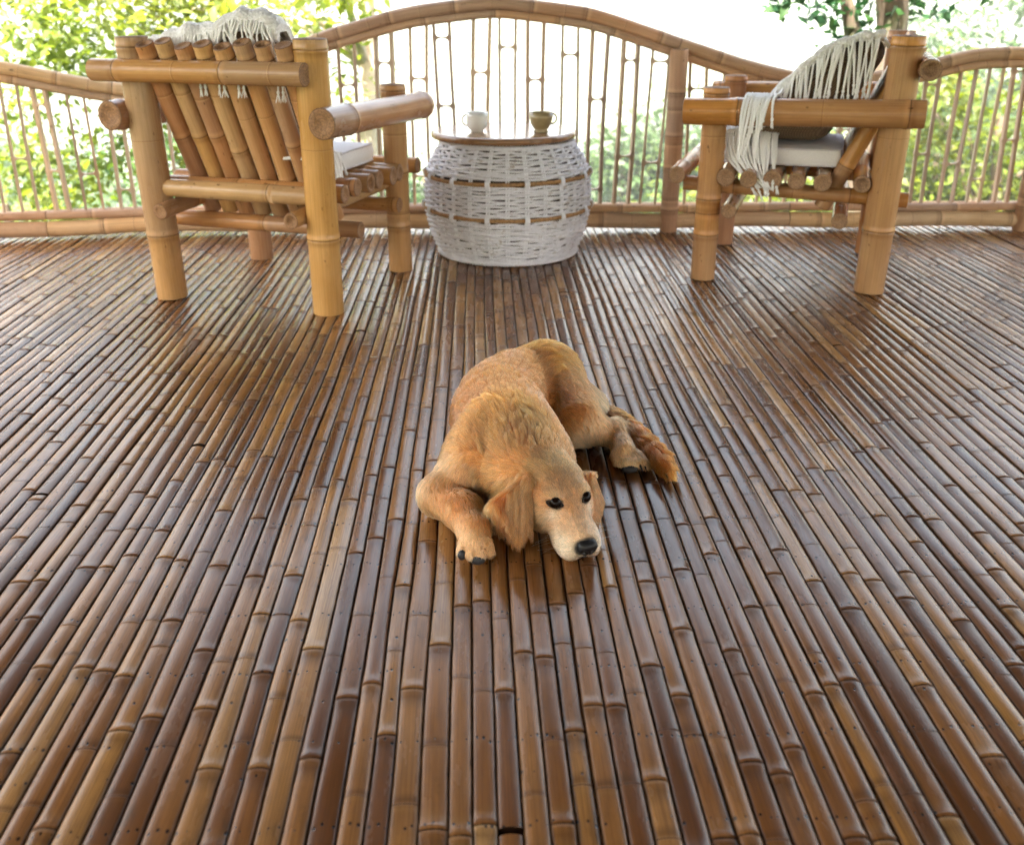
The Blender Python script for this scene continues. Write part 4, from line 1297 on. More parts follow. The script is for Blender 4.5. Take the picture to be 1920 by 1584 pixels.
def build_trees():
    # large bright tree to the left: pale trunk near the middle, sprays of leaves spreading left
    Y = 8.0
    cl = [(40, 40, .5), (150, 20, .5), (270, 60, .5), (370, 20, .5), (470, 40, .4), (560, 30, .32), (120, 120, .38), (230, 150, .35), (60, 190, .3), (620, -40, .4),
          (20, 300, .32), (110, 330, .4), (200, 300, .35), (300, 250, .45), (330, 340, .4), (60, 400, .35), (170, 420, .4), (420, -40, .6), (200, -60, .6), (640, 130, .13), (650, 190, .12), (330, 130, .4)]
    g = np.random.default_rng(3)
    C = np.array([P3(u, v, Y + g.uniform(-0.7, 0.9)) for u, v, _ in cl]); Rr = np.array([c[2] for c in cl])
    tp = [P3(694, 700, Y + .3), P3(690, 330, Y + .3), P3(684, 120, Y + .3), P3(690, -150, Y + .2)]
    tp[0][2] = float(terrain_z(tp[0][0], tp[0][1])) - 0.2
    limbs = [(tp[2], C[i], 0.045) for i in (3, 5, 9, 17)] + [(C[17], C[18], 0.04), (C[3], C[2], 0.03), (C[2], C[7], 0.02)]
    make_tree('leafy_tree', 'large bright yellow green tree with a pale trunk behind the left armchair', 'tree', tuple(tp[0]), tp, 0.105, limbs, C, Rr, 6600, 0.105, M['leaf_bright'], M['bark_pale'], 21, 'trees beyond the railing')
    # tree to the right: forked dark trunk with dark leaves hanging into the top of the view
    Y = 7.0
    tp = [P3(1590, 560, Y), P3(1640, 260, Y), P3(1665, 70, Y), P3(1672, -40, Y), P3(1690, -420, Y)]
    tp[0][2] = float(terrain_z(tp[0][0], tp[0][1])) - 0.2
    cl = [(1500, 8, .14), (1540, -20, .2), (1470, -10, .12), (1590, 40, .13), (1625, 60, .12), (1640, 10, .13), (1570, 10, .12), (1715, 0, .12), (1775, 5, .10), (1760, -40, .2), (1690, -60, .3),
          (1560, -120, .45), (1700, -180, .55), (1830, -140, .45), (1450, -150, .4), (1620, -300, .7), (1800, -330, .6), (1950, -260, .6)]
    C = np.array([P3(u, v, Y + g.uniform(-0.3, 0.4)) for u, v, _ in cl]); Rr = np.array([c[2] for c in cl])
    limbs = [(P3(1612, 120, Y - .05), P3(1592, 40, Y - .1), 0.05), (P3(1600, 70, Y - .1), P3(1560, -60, Y - .15), 0.058), (P3(1668, 20, Y), P3(1760, -60, Y), 0.035), (tp[3], C[12], 0.05), (tp[3], C[15], 0.05), (tp[3], C[16], 0.045),
             (P3(1560, -60, Y - .15), C[0], 0.012), (P3(1560, -60, Y - .15), C[11], 0.03)]
    tr = make_tree('forked_tree', 'dark green tree with a forked trunk rising behind the right armchair', 'tree', tuple(tp[0]), tp, 0.13, limbs, C, Rr, 3400, 0.075, M['leaf_dark'], M['bark'], 22, 'trees beyond the railing', aspect=1.8)
    # nearest leaves that hang into the view, one by one
    protos = []
    for k in range(5):
        V, F, tone = leaf_cloud([(0, 0, 0)], [0.001], 1, 0.10, 40 + k, 1.9)
        V = V - V[0]
        protos.append(fast_mesh('leaf', V, F, {'seg': np.full(len(V), 0.15 + 0.2 * k)}))
        protos[-1].materials.append(M['leaf_dark'])
    spots = [(1450, 12, 10, 5), (1490, 20, 26, 9), (1530, 15, 26, 10), (1560, 45, 22, 8), (1600, 55, 26, 12), (1640, 50, 26, 12), (1650, 20, 22, 8), (1710, 10, 20, 9), (1765, 15, 18, 8), (1620, 15, 24, 8)]
    r = random.Random(2)
    b = Vector(tp[0])
    for u, v, s, k in spots:
        for _ in range(k):
            o = bpy.data.objects.new('leaf', r.choice(protos)); COL.objects.link(o); o.parent = tr
            p = P3(u + r.gauss(0, s), v + r.gauss(0, s * 0.8), Y + r.uniform(-.25, .25))
            o.location = Vector(p) - b
            o.rotation_euler = (r.uniform(0, 6.3), r.uniform(0, 6.3), r.uniform(0, 6.3))
            o.scale = [r.uniform(0.7, 1.15)] * 3
    # shrubs close below the deck on the left
    shrub('leafy_shrub', 'bright green shrub below the railing at the far left edge', -3.7, 7.2, 1.7, 1.2, 1500, 0.075, M['leaf_bright'], 31)
    shrub('leafy_shrub', 'mid green shrub seen between the left armchair legs', -2.0, 7.4, 1.9, 1.0, 1600, 0.07, M['leaf_mid'], 32)
    # yellow green bushes down the slope on the right
    for i, (u, v, Yb, h, w, m, lab) in enumerate([
            (1860, 345, 13, 3.0, 2.4, 'leaf_yellow', 'yellow green bush behind the railing at the far right edge'),
            (1745, 395, 15, 2.4, 2.2, 'leaf_yellow', 'yellow green bush just right of the right armchair'),
            (1500, 430, 17, 2.2, 2.6, 'leaf_yellow', 'light green bush seen under the right armchair'),
            (1160, 475, 24, 3.4, 2.6, 'leaf_soft', 'pale green bush seen between the basket table and the right armchair'),
            (1905, 270, 24, 6.0, 4.0, 'leaf_soft', 'mid green tree standing behind the yellow bush at the far right'),
            (1790, 340, 30, 6.0, 4.6, 'leaf_soft', 'hazy green tree beyond the two yellow bushes on the right'),
            (800, 470, 18, 2.6, 2.0, 'leaf_soft', 'light green bush seen left of the basket table'),
            (1060, 450, 30, 4.0, 3.6, 'leaf_soft', 'hazy bush low behind the basket table')]):
        top = P3(u, v - 40, Yb)
        x, y = top[0], top[1]
        zg = float(terrain_z(x, y))
        hh = max(h, top[2] - zg)
        shrub('bush', lab, x, y, hh, w, 6000, 0.16 if Yb < 20 else 0.24, M[m], 60 + i, 'bush', 'bushes down the slope')
    # scrub that covers the slope below the deck, one tangle
    g = np.random.default_rng(19)
    n = 420
    y = 24 + 60 * g.random(n) ** 1.1; x = g.uniform(-0.75, 0.8, n) * y
    cr = g.uniform(0.8, 1.9, n)
    z = terrain_z(x, y)
    V, F, tone = leaf_cloud(np.c_[x, y, z + cr * g.uniform(0.1, 0.8, n)], cr, 24000, 0.34, 78, 1.5)
    me = fast_mesh('slope_undergrowth', V, F, {'seg': tone})
    tag(link('slope_undergrowth', me, M['leaf_soft']), kind='stuff')
    # far wooded hillside: a carpet of tree crowns that reads as one mass
    g = np.random.default_rng(9)
    n = 900
    x = g.uniform(-230, 230, n); y = g.uniform(150, 345, n)
    z = terrain_z(x, y)
    cr = g.uniform(2.5, 6, n)
    V, F, tone = leaf_cloud(np.c_[x, y, z + cr * 0.8], cr, 42000, 1.3, 77, 1.4)
    me = fast_mesh('far_woods', V, F, {'seg': tone})
    tag(link('far_woods', me, M['leaf_soft']), kind='stuff')
build_trees()
# ------------------------------------------------------------------ the dog
def PZ(u, v, z):
    yv = (792 - v) / 1850.0; p = R(23.2)
    d = np.array([(u - 960) / 1850.0, math.cos(p) + yv * math.sin(p), -math.sin(p) + yv * math.cos(p)])
    return np.array([0, 0, 1.0]) + d * (z - 1.0) / d[2]

# head frame: forward, towards the dog's left, up
HC = np.array([0.090, 1.763, 0.092])
_yaw, _pit, _rol = R(22), R(19), R(0)
HF = np.array([math.sin(_yaw) * math.cos(_pit), -math.cos(_yaw) * math.cos(_pit), -math.sin(_pit)])
HS = np.array([math.cos(_yaw), math.sin(_yaw), 0.0])
HU = np.cross(HF, HS)
def H(f, s, u):
    return HC + HF * f + HS * s + HU * u

BACK, SIDE, PALE, CREAM = (0.56, 0.214, 0.057), (0.62, 0.265, 0.092), (0.76, 0.44, 0.22), (0.78, 0.55, 0.31)
HEAD, EAR, TAIL, WHITE = (0.66, 0.325, 0.14), (0.53, 0.188, 0.055), (0.56, 0.175, 0.035), (0.80, 0.63, 0.45)

PRIMS = []
def cone(a, b, ra, rb, k, flow=None, col=SIDE, fur=0.016, den=1.0):
    a, b = np.asarray(a, float), np.asarray(b, float)
    if flow is None:
        flow = b - a
    flow = np.asarray(flow, float); flow = flow / (np.linalg.norm(flow) + 1e-9)
    PRIMS.append(('cone', a, b, ra, rb, k, flow, np.array(col), fur, den))
def ball(c, rad, k, flow, col=SIDE, fur=0.016, axes=None, den=1.0):
    A = np.eye(3) if axes is None else np.array(axes)
    flow = np.asarray(flow, float); flow = flow / (np.linalg.norm(flow) + 1e-9)
    PRIMS.append(('ell', np.asarray(c, float), A, np.broadcast_to(np.asarray(rad, float), (3,)), None, k, flow, np.array(col), fur, den))
def flap(a, b, c, th, k, flow, col, fur, den=1.0):
    flow = np.asarray(flow, float); flow = flow / np.linalg.norm(flow)
    PRIMS.append(('tri', np.asarray(a, float), np.asarray(b, float), np.asarray(c, float), th, k, flow, np.array(col), fur, den))

def prim_d(pr, X):
    t = pr[0]
    if t == 'cone':
        a, b, ra, rb = pr[1:5]
        ab = b - a
        h = np.clip(((X - a) @ ab) / (ab @ ab), 0, 1)
        return np.linalg.norm(X - a - h[..., None] * ab, axis=-1) - (ra + (rb - ra) * h)
    if t == 'ell':
        c, A, r = pr[1:4]
        q = (X - c) @ A.T
        k0 = np.linalg.norm(q / r, axis=-1); k1 = np.linalg.norm(q / (r * r), axis=-1)
        return k0 * (k0 - 1.0) / (k1 + 1e-9)
    a, b, c, th = pr[1:5]
    ba, cb, ac = b - a, c - b, a - c
    n = np.cross(ba, ac)
    pa, pb, pc_ = X - a, X - b, X - c
    def ed(e, p):
        h = np.clip((p @ e) / (e @ e), 0, 1)
        return ((e * h[..., None] - p) ** 2).sum(-1)
    ins = (np.sign(pa @ np.cross(ba, n)) + np.sign(pb @ np.cross(cb, n)) + np.sign(pc_ @ np.cross(ac, n))) < 2.0
    d = np.where(ins, np.minimum(np.minimum(ed(ba, pa), ed(cb, pb)), ed(ac, pc_)), (pa @ n) ** 2 / (n @ n))
    return np.sqrt(d) - th

# --- trunk, from rump to neck (hair runs towards the rump)
pts = [((0.085, 2.345, 0.098), 0.098), ((0.010, 2.265, 0.108), 0.104), ((-0.028, 2.15, 0.112), 0.110), ((-0.018, 2.02, 0.113), 0.114),
       ((0.000, 1.93, 0.110), 0.116), ((0.032, 1.835, 0.103), 0.090), ((0.070, 1.775, 0.098), 0.060)]
def spline(P, n):
    """Catmull-Rom through the rows of P"""
    P = np.asarray(P, float); P = np.vstack([2 * P[0] - P[1], P, 2 * P[-1] - P[-2]])
    t = np.linspace(0, len(P) - 3 - 1e-6, n); i = t.astype(int); f = (t - i)[:, None]
    a, b, c, d = P[i], P[i + 1], P[i + 2], P[i + 3]
    return 0.5 * (2 * b + (c - a) * f + (2 * a - 5 * b + 4 * c - d) * f ** 2 + (3 * b - a - 3 * c + d) * f ** 3)
tk = spline([list(p) + [r_] for p, r_ in pts], 20)
for i in range(len(tk) - 1):
    q = i / (len(tk) - 2)
    cone(tk[i, :3], tk[i + 1, :3], tk[i, 3] * 0.965, tk[i + 1, 3] * 0.965, 0.004 if i else 0.03, tk[i, :3] - tk[i + 1, :3], BACK if q < 0.62 else SIDE, 0.028 if q < 0.8 else 0.018)
# flank and shoulder masses
ball((-0.078, 1.905, 0.095), (0.066, 0.085, 0.088), 0.030, (-0.2, 0.5, -0.8), SIDE, 0.022)
cone((-0.075, 1.86, 0.13), (-0.055, 1.95, 0.175), 0.030, 0.022, 0.03, (0, 1, -0.3), SIDE, 0.02)
cone((0.052, 1.86, 0.125), (0.035, 1.95, 0.172), 0.028, 0.022, 0.03, (0, 1, -0.3), SIDE, 0.02)
ball((0.075, 1.90, 0.080), (0.055, 0.085, 0.075), 0.03, (0.5, 0.4, -0.8), SIDE, 0.026)
# --- near fore leg
cone((-0.085, 1.885, 0.085), (-0.150, 1.838, 0.050), 0.060, 0.042, 0.03, (-0.6, -0.3, -0.5), PALE, 0.016)
cone((-0.152, 1.835, 0.047), (-0.100, 1.770, 0.046), 0.041, 0.036, 0.018, (0.5, -0.7, -0.1), SIDE, 0.011)
cone((-0.100, 1.770, 0.046), (-0.076, 1.705, 0.040), 0.036, 0.030, 0.02, (0.25, -0.9, -0.2), SIDE, 0.010)
cone((-0.076, 1.705, 0.038), (-0.072, 1.668, 0.032), 0.0265, 0.025, 0.018, (0, -1, -0.3), PALE, 0.007)
for s, dy in ((-0.026, 0.010), (-0.009, 0.0), (0.009, 0.0), (0.026, 0.010)):
    cone((-0.071 + s * 0.8, 1.668, 0.032), (-0.070 + s, 1.640 + dy, 0.021), 0.0120, 0.0112, 0.0035, (0, -1, -0.5), PALE, 0.006)
# far fore leg, folded under the chest
cone((0.070, 1.90, 0.07), (0.085, 1.80, 0.035), 0.045, 0.034, 0.02, (0, -1, 0), PALE, 0.012)
# --- hind quarters rolled to the side, upper leg reaching right
cone((0.085, 2.335, 0.125), (0.150, 2.165, 0.078), 0.086, 0.062, 0.03, (0.5, -0.8, -0.3), SIDE, 0.016)
ball((0.165, 2.275, 0.062), (0.070, 0.085, 0.062), 0.03, (0.7, -0.4, -0.5), PALE, 0.020)
cone((0.150, 2.155, 0.072), (0.236, 2.158, 0.046), 0.054, 0.030, 0.022, (0.9, 0.0, -0.3), SIDE, 0.011)
ball((0.246, 2.175, 0.044), (0.030, 0.034, 0.030), 0.015, (0.4, -0.8, -0.2), PALE, 0.010)
cone((0.246, 2.165, 0.042), (0.262, 2.085, 0.034), 0.028, 0.025, 0.016, (0.1, -1, -0.1), SIDE, 0.008)
for s, dy in ((-0.027, 0.012), (-0.010, 0.0), (0.009, 0.0), (0.026, 0.008)):
    cone((0.264 + s * 0.8, 2.075, 0.028), (0.272 + s, 2.045 + dy, 0.021), 0.0145, 0.014, 0.008, (0.1, -1, -0.5), PALE, 0.006)
# --- tail
tl = [((0.170, 2.335, 0.06), 0.030), ((0.250, 2.245, 0.042), 0.026), ((0.300, 2.160, 0.034), 0.026), ((0.335, 2.075, 0.030), 0.022), ((0.352, 2.020, 0.026), 0.014)]
tk = spline([list(p) + [r_] for p, r_ in tl], 11)
for i in range(len(tk) - 1):
    cone(tk[i, :3], tk[i + 1, :3], tk[i, 3], tk[i + 1, 3], 0.004 if i else 0.02, None, TAIL, 0.030)
N_BODY = len(PRIMS)
# --- head
AX = np.array([HF, HS, HU])
ball(H(-0.008, 0, 0.002), (0.078, 0.064, 0.056), 0.022, -HF, HEAD, 0.010, AX)
for s in (-1, 1):
    ball(H(0.018, s * 0.036, -0.022), (0.050, 0.032, 0.040), 0.02, -HF - 0.4 * HU + s * 0.3 * HS, HEAD, 0.009, AX)
    ball(H(0.038, s * 0.029, 0.038), (0.021, 0.018, 0.011), 0.014, -HF + s * 0.5 * HS, HEAD, 0.006, AX)
    ball(H(0.104, s * 0.0225, -0.024), (0.046, 0.024, 0.030), 0.014, -HF - 0.3 * HU + s * 0.3 * HS, WHITE, 0.004, AX)
cone(H(0.030, 0, 0.000), H(0.122, 0, -0.010), 0.047, 0.029, 0.016, -HF, HEAD, 0.005)
cone(H(0.040, 0, 0.020), H(0.134, 0, 0.004), 0.020, 0.0165, 0.012, -HF, PALE, 0.004)
cone(H(0.025, 0, -0.047), H(0.118, 0, -0.050), 0.026, 0.016, 0.010, -HF, CREAM, 0.006)
# ears
EA = (PZ(986, 900, 0.134), PZ(930, 946, 0.094), PZ(972, 1003, 0.036))
EA2 = PZ(986, 994, 0.046)
EB = (PZ(1105, 893, 0.120), PZ(1122, 938, 0.068), PZ(1111, 984, 0.028))
flap(*EA, 0.0105, 0.016, EA[2] - EA[0] + 0.25 * (EA[1] - EA[0]), EAR, 0.024)
flap(EA[0], EA2, EA[2], 0.0095, 0.006, EA[2] - EA[0], EAR, 0.014)
flap(EA[1], EA[2], PZ(941, 982, 0.052), 0.0090, 0.008, EA[2] - EA[0], EAR, 0.024)
flap(*EB, 0.0095, 0.008, EB[2] - EB[0], EAR, 0.016)

def dog_sdf(X):
    d = None
    for pr in PRIMS:
        e = prim_d(pr, X)
        if d is None:
            d = e
        else:
            k = pr[5]
            h = np.clip(0.5 + 0.5 * (d - e) / k, 0, 1)
            d = d * (1 - h) + e * h - k * h * (1 - h)
    return d

EYES = [H(0.057, s * 0.0345, 0.0330) for s in (-1, 1)]
def sdf_grid(lo, hi, vx):
    n = np.ceil((hi - lo) / vx).astype(int) + 1
    D = np.full(n, 1.0, np.float32)
    ax = [lo[i] + np.arange(n[i]) * vx for i in range(3)]
    for j, pr in enumerate(PRIMS):
        pad = 0.045
        if pr[0] == 'cone':
            b0 = np.minimum(pr[1] - pr[3], pr[2] - pr[4]); b1 = np.maximum(pr[1] + pr[3], pr[2] + pr[4])
        elif pr[0] == 'ell':
            m = pr[3].max(); b0, b1 = pr[1] - m, pr[1] + m
        else:
            T = np.array(pr[1:4]); b0, b1 = T.min(0) - pr[4], T.max(0) + pr[4]
        i0 = np.clip(((b0 - pad - lo) / vx).astype(int), 0, n - 1); i1 = np.clip(((b1 + pad - lo) / vx).astype(int) + 1, 1, n)
        sl = tuple(slice(a, b) for a, b in zip(i0, i1))
        G = np.stack(np.meshgrid(*[ax[q][sl[q]] for q in range(3)], indexing='ij'), -1)
        e = prim_d(pr, G).astype(np.float32)
        d = D[sl]; k = pr[5]
        h = np.clip(0.5 + 0.5 * (d - e) / k, 0, 1)
        D[sl] = d * (1 - h) + e * h - k * h * (1 - h)
    return D, n

def surface_nets(D, lo, vx):
    S_ = D < 0
    nx, ny, nz = D.shape
    c = np.zeros((nx - 1, ny - 1, nz - 1), np.int16)
    for i in (0, 1):
        for j in (0, 1):
            for k in (0, 1):
                c += S_[i:nx - 1 + i, j:ny - 1 + j, k:nz - 1 + k]
    act = (c > 0) & (c < 8)
    idx = np.full(act.shape, -1, np.int64)
    A = np.argwhere(act)
    idx[act] = np.arange(len(A))
    acc = np.zeros((len(A), 3)); cnt = np.zeros(len(A))
    cor = [(i, j, k) for i in (0, 1) for j in (0, 1) for k in (0, 1)]
    val = {q: D[A[:, 0] + q[0], A[:, 1] + q[1], A[:, 2] + q[2]].astype(float) for q in cor}
    for q in cor:
        for ax_ in range(3):
            if q[ax_] == 0:
                w = list(q); w[ax_] = 1; w = tuple(w)
                a, b = val[q], val[w]
                m = (a < 0) != (b < 0)
                t = np.where(m, a / (a - b + 1e-12), 0)
                p = np.array(q, float)[None, :].repeat(len(A), 0); p[:, ax_] += t
                acc[m] += p[m]; cnt[m] += 1
    V = lo + (A + acc / cnt[:, None]) * vx
    F = []
    for ax_ in range(3):
        u, v = (ax_ + 1) % 3, (ax_ + 2) % 3
        s0 = [slice(None)] * 3; s1 = [slice(None)] * 3
        s0[ax_] = slice(0, -1); s1[ax_] = slice(1, None)
        e = S_[tuple(s0)] != S_[tuple(s1)]
        E_ = np.argwhere(e)
        ok = (E_[:, u] > 0) & (E_[:, v] > 0) & (E_[:, u] < D.shape[u] - 1) & (E_[:, v] < D.shape[v] - 1)
        E_ = E_[ok]
        ins = S_[E_[:, 0], E_[:, 1], E_[:, 2]]
        q = []
        for du, dv in ((-1, -1), (0, -1), (0, 0), (-1, 0)):
            w = E_.copy(); w[:, u] += du; w[:, v] += dv
            q.append(idx[w[:, 0], w[:, 1], w[:, 2]])
        q = np.stack(q, 1)
        q[~ins] = q[~ins][:, ::-1]
        F.append(q)
    return V, np.vstack(F)

def sdf_grad(X, h=0.002):
    g = np.stack([dog_sdf(X + np.eye(3)[i] * h) - dog_sdf(X - np.eye(3)[i] * h) for i in range(3)], -1)
    return g / (np.linalg.norm(g, axis=-1)[..., None] + 1e-9)
def to_surface(p, off=0.0):
    p = np.array(p, float)[None, :]
    for _ in range(8):
        p = p - sdf_grad(p) * (dog_sdf(p) - off)[:, None]
    return p[0]

NOSE = H(0.149, 0, -0.001)
def coat(X):
    """colour, hair length, hair direction, density at surface points"""
    Wk = np.zeros(len(X)); Wt = np.zeros(len(X)); C = np.zeros((len(X), 3)); Lf = np.zeros(len(X)); Fl = np.zeros((len(X), 3))
    for pr in PRIMS:
        d = prim_d(pr, X)
        w = np.exp(-np.clip(d, -0.01, 1) / 0.011)
        if pr[7] is not None and pr[8] > 0.0235 and pr[8] < 0.0295 or tuple(pr[7]) in (SIDE, PALE): Wk += w
        Wt += w; C += w[:, None] * pr[7]; Lf += w * pr[8]; Fl += w[:, None] * pr[6]
    Wt0 = Wt.copy()
    C /= Wt[:, None]; Lf /= Wt; Fl /= Wt[:, None]
    q = X - HC
    hf, hs, hu = q @ HF, q @ HS, q @ HU
    n1 = vnoise3(X * 28, 3); n2 = vnoise3(X * 9, 5)
    # trunk: rust along the back, paler towards belly, shoulder and thigh
    body = np.clip((X[:, 1] - 1.80) / 0.08, 0, 1)
    low = np.clip((0.135 - X[:, 2]) / 0.09, 0, 1) * body * (Wk / Wt0) ** 2
    C = C + low[:, None] * (np.array(PALE) - np.array(SIDE)) * 0.9
    rust = np.clip((X[:, 2] - 0.15) / 0.05, 0, 1) * body * (0.4 + 0.9 * n2)
    C = C + rust[:, None] * (np.array(BACK) - np.array(SIDE)) * 0.9
    C *= (0.88 + 0.24 * n2)[:, None] * (0.94 + 0.12 * n1)[:, None]
    # head markings
    on = np.exp(-(np.clip(np.abs(hs) - 0.05, 0, 1) / 0.02) ** 2) * (hf > 0.0)
    muz = np.clip((hf - 0.085) / 0.035, 0, 1) * (hf < 0.2) * (np.abs(hs) < 0.06) * (np.abs(hu) < 0.08) * (1 - 0.75 * np.clip((hu + 0.004) / 0.014, 0, 1))
    C = C * (1 - muz[:, None]) + np.array(WHITE) * muz[:, None]
    for e in EYES:
        pch = np.exp(-(np.linalg.norm(X - (e + HF * 0.012 - HU * 0.020), axis=1) / 0.014) ** 2) * 0.75
        C = C * (1 - pch[:, None]) + np.array(WHITE) * pch[:, None]
        pch = np.exp(-(np.linalg.norm(X - (e - HF * 0.004 + HU * 0.016), axis=1) / 0.012) ** 2) * 0.5
        C = C * (1 - pch[:, None]) + np.array(CREAM) * pch[:, None]
    # dark skin round the eyes
    msk = np.zeros(len(X))
    for e, s in zip(EYES, (-1, 1)):
        r_ = X - e
        a = r_ @ (HF * 0.58 - HS * s * 0.78 + HU * 0.22); b = r_ @ (HU * 0.97 - HF * 0.15 + HS * s * 0.15)
        dd = np.sqrt((a / 0.0178) ** 2 + (b / 0.0102) ** 2 + ((r_ @ (HF * .62 + HS * s * .75)) / 0.02) ** 2)
        msk = np.maximum(msk, np.clip((1.25 - dd) / 0.35, 0, 1))
    C = C * (1 - msk[:, None]) + np.array((0.02, 0.012, 0.008)) * msk[:, None]
    dn = np.linalg.norm((X - NOSE) @ AX.T / np.array([0.016, 0.022, 0.018]), axis=1)
    nz = np.clip((1.35 - dn) / 0.3, 0, 1)
    C = C * (1 - nz[:, None]) + np.array((0.012, 0.010, 0.010)) * nz[:, None]
    den = (1 - np.clip(msk * 1.6, 0, 1)) * (1 - np.clip(nz * 1.6, 0, 1))
    C *= np.where(X[:, 2] < 0.0, 0.9, 1.0)[:, None]
    return C, Lf, Fl, den

def fur_material():
    m = bpy.data.materials.new('fur'); m.use_nodes = True
    n, l = m.node_tree.nodes, m.node_tree.links; n.clear()
    out = n.new('ShaderNodeOutputMaterial'); h = n.new('ShaderNodeBsdfHairPrincipled'); a = n.new('ShaderNodeAttribute')
    a.attribute_name = 'fcol'
    h.parametrization = 'COLOR'
    h.inputs['Roughness'].default_value = 0.42; h.inputs['Radial Roughness'].default_value = 0.55
    h.inputs['Random Roughness'].default_value = 0.2
    l.new(a.outputs['Color'], h.inputs['Color'])
    l.new(h.outputs[0], out.inputs[0])
    return m
def skin_material():
    t = NT('dog_skin')
    c = t.attr('fcol', 'Color')
    return t.set(color=c, rough=0.8)

def add_curves(name, P, rad, col, mat, parent):
    """P (n, k, 3) strand points -> hair curves object"""
    n, k, _ = P.shape
    hc = bpy.data.hair_curves.new(name)
    hc.add_curves([k] * n)
    hc.attributes['position'].data.foreach_set('vector', P.astype(np.float32).ravel())
    ra = hc.attributes.get('radius') or hc.attributes.new('radius', 'FLOAT', 'POINT')
    ra.data.foreach_set('value', rad.astype(np.float32).ravel())
    ca = hc.attributes.new('fcol', 'FLOAT_VECTOR', 'POINT')
    ca.data.foreach_set('vector', col.astype(np.float32).ravel())
    hc.materials.append(mat)
    o = bpy.data.objects.new(name, hc); COL.objects.link(o)
    o.parent = parent
    return o

def build_dog():
    vx = 0.0042
    lo, hi = np.array([-0.26, 1.56, -0.012]), np.array([0.42, 2.52, 0.30])
    D, n = sdf_grid(lo, hi, vx)
    V, F = surface_nets(D, lo, vx)
    V[:, 2] = np.maximum(V[:, 2], 0.004 + 0.002 * (V[:, 2] < 0))
    org = np.array([0.03, 2.0, 0.0])
    me = fast_mesh('dog', V - org, F, {})
    me.polygons.foreach_set('use_smooth', np.ones(len(F), bool))
    C, Lf, Fl, den = coat(V)
    at = me.attributes.new('fcol', 'FLOAT_VECTOR', 'POINT'); at.data.foreach_set('vector', (C * 0.8).astype(np.float32).ravel())
    dog = link('dog', me, skin_material())
    dog.location = org
    tag(dog, 'golden furred dog lying curled on the bamboo floor with its chin down', 'dog')
    # ---- fur
    g = np.random.default_rng(12)
    tri = np.vstack([F[:, [0, 1, 2]], F[:, [0, 2, 3]]])
    A = V[tri]
    nrm = np.cross(A[:, 1] - A[:, 0], A[:, 2] - A[:, 0]); ar = np.linalg.norm(nrm, axis=1) / 2
    nrm = nrm / (2 * ar[:, None] + 1e-12)
    cen = A.mean(1)
    vis = (nrm[:, 2] > -0.75) & (cen[:, 2] > 0.006)
    headw = 1.0 + 2.2 * (np.linalg.norm(cen - H(0.05, 0, 0), axis=1) < 0.12)
    pr = ar * vis * headw; pr /= pr.sum()
    NH = 150000
    k = g.choice(len(tri), NH, p=pr)
    b = g.random((NH, 2)); sw = b.sum(1) > 1; b[sw] = 1 - b[sw]
    root = A[k, 0] + (A[k, 1] - A[k, 0]) * b[:, :1] + (A[k, 2] - A[k, 0]) * b[:, 1:]
    N = nrm[k]
    # smooth normals from the distance field
    N = sdf_grad(root)
    C, Lf, Fl, den = coat(root)
    keep = g.random(NH) < den
    root, N, C, Lf, Fl = root[keep], N[keep], C[keep], Lf[keep], Fl[keep]
    nh = len(root)
    # combing direction: along the coat, falling down the sides, swirled by soft noise
    Fl = Fl / (np.linalg.norm(Fl, axis=1)[:, None] + 1e-6)
    ns = np.stack([vnoise3(root * 16, 11), vnoise3(root * 16, 12), vnoise3(root * 16, 13)], 1) - 0.5
    nf = np.stack([vnoise3(root * 55, 14), vnoise3(root * 55, 15), vnoise3(root * 55, 16)], 1) - 0.5
    T = Fl + np.array([0, 0, -0.55]) * (1 - np.abs(N[:, 2:3])) + ns * 0.8 + nf * 0.62 + g.normal(size=(nh, 3)) * 0.10
    T = T - N * (T * N).sum(1)[:, None]
    T /= np.linalg.norm(T, axis=1)[:, None] + 1e-9
    L = Lf * g.uniform(0.65, 1.25, nh) * (0.85 + 0.5 * vnoise3(root * 12, 21))
    # clumping towards guide tips
    K = 6
    t = np.linspace(0, 1, K)
    lift = 0.36
    P = root[:, None, :] + L[:, None, None] * (N[:, None, :] * (lift * np.sin(t * 1.7) * 0.55)[None, :, None] + T[:, None, :] * (t ** 1.15)[None, :, None])
    P[:, :, 2] -= (L[:, None] * 0.22 * t[None, :] ** 2) * (1 - np.abs(N[:, 2:3]))
    tree = kdtree.KDTree(nh // 22 + 1)
    gi = g.choice(nh, nh // 22, replace=False)
    for q, i in enumerate(gi):
        tree.insert(root[i].tolist(), q)
    tree.balance()
    own = np.array([gi[tree.find(p)[1]] for p in root.tolist()])
    near = np.linalg.norm(root - root[own], axis=1)
    cl = np.clip(Lf / 0.02, 0.1, 1.0) * 0.58 * (near < 0.5 * Lf + 0.004)
    tipoff = P[own] - root[own][:, None, :]
    target = root[own][:, None, :] + tipoff
    w = (cl[:, None] * t[None, :] ** 1.3)[:, :, None]
    P = P * (1 - w) + target * w
    P[:, :, 2] = np.maximum(P[:, :, 2], 0.002)
    rad = np.broadcast_to(0.00055 * (1 - 0.8 * t ** 1.5), (nh, K)) * np.where(Lf < 0.008, 0.8, 1.0)[:, None]
    hv = g.uniform(0.78, 1.22, nh)[:, None]
    cv = np.clip(1.0 + 0.5 * (vnoise3(root[own] * 160, 31) - 0.5), 0.5, 1.5)[:, None]
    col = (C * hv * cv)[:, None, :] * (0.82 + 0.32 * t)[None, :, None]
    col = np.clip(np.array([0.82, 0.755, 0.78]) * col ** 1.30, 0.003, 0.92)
    fm = fur_material()
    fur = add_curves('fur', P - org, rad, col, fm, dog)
    # ---- whiskers
    wp = []
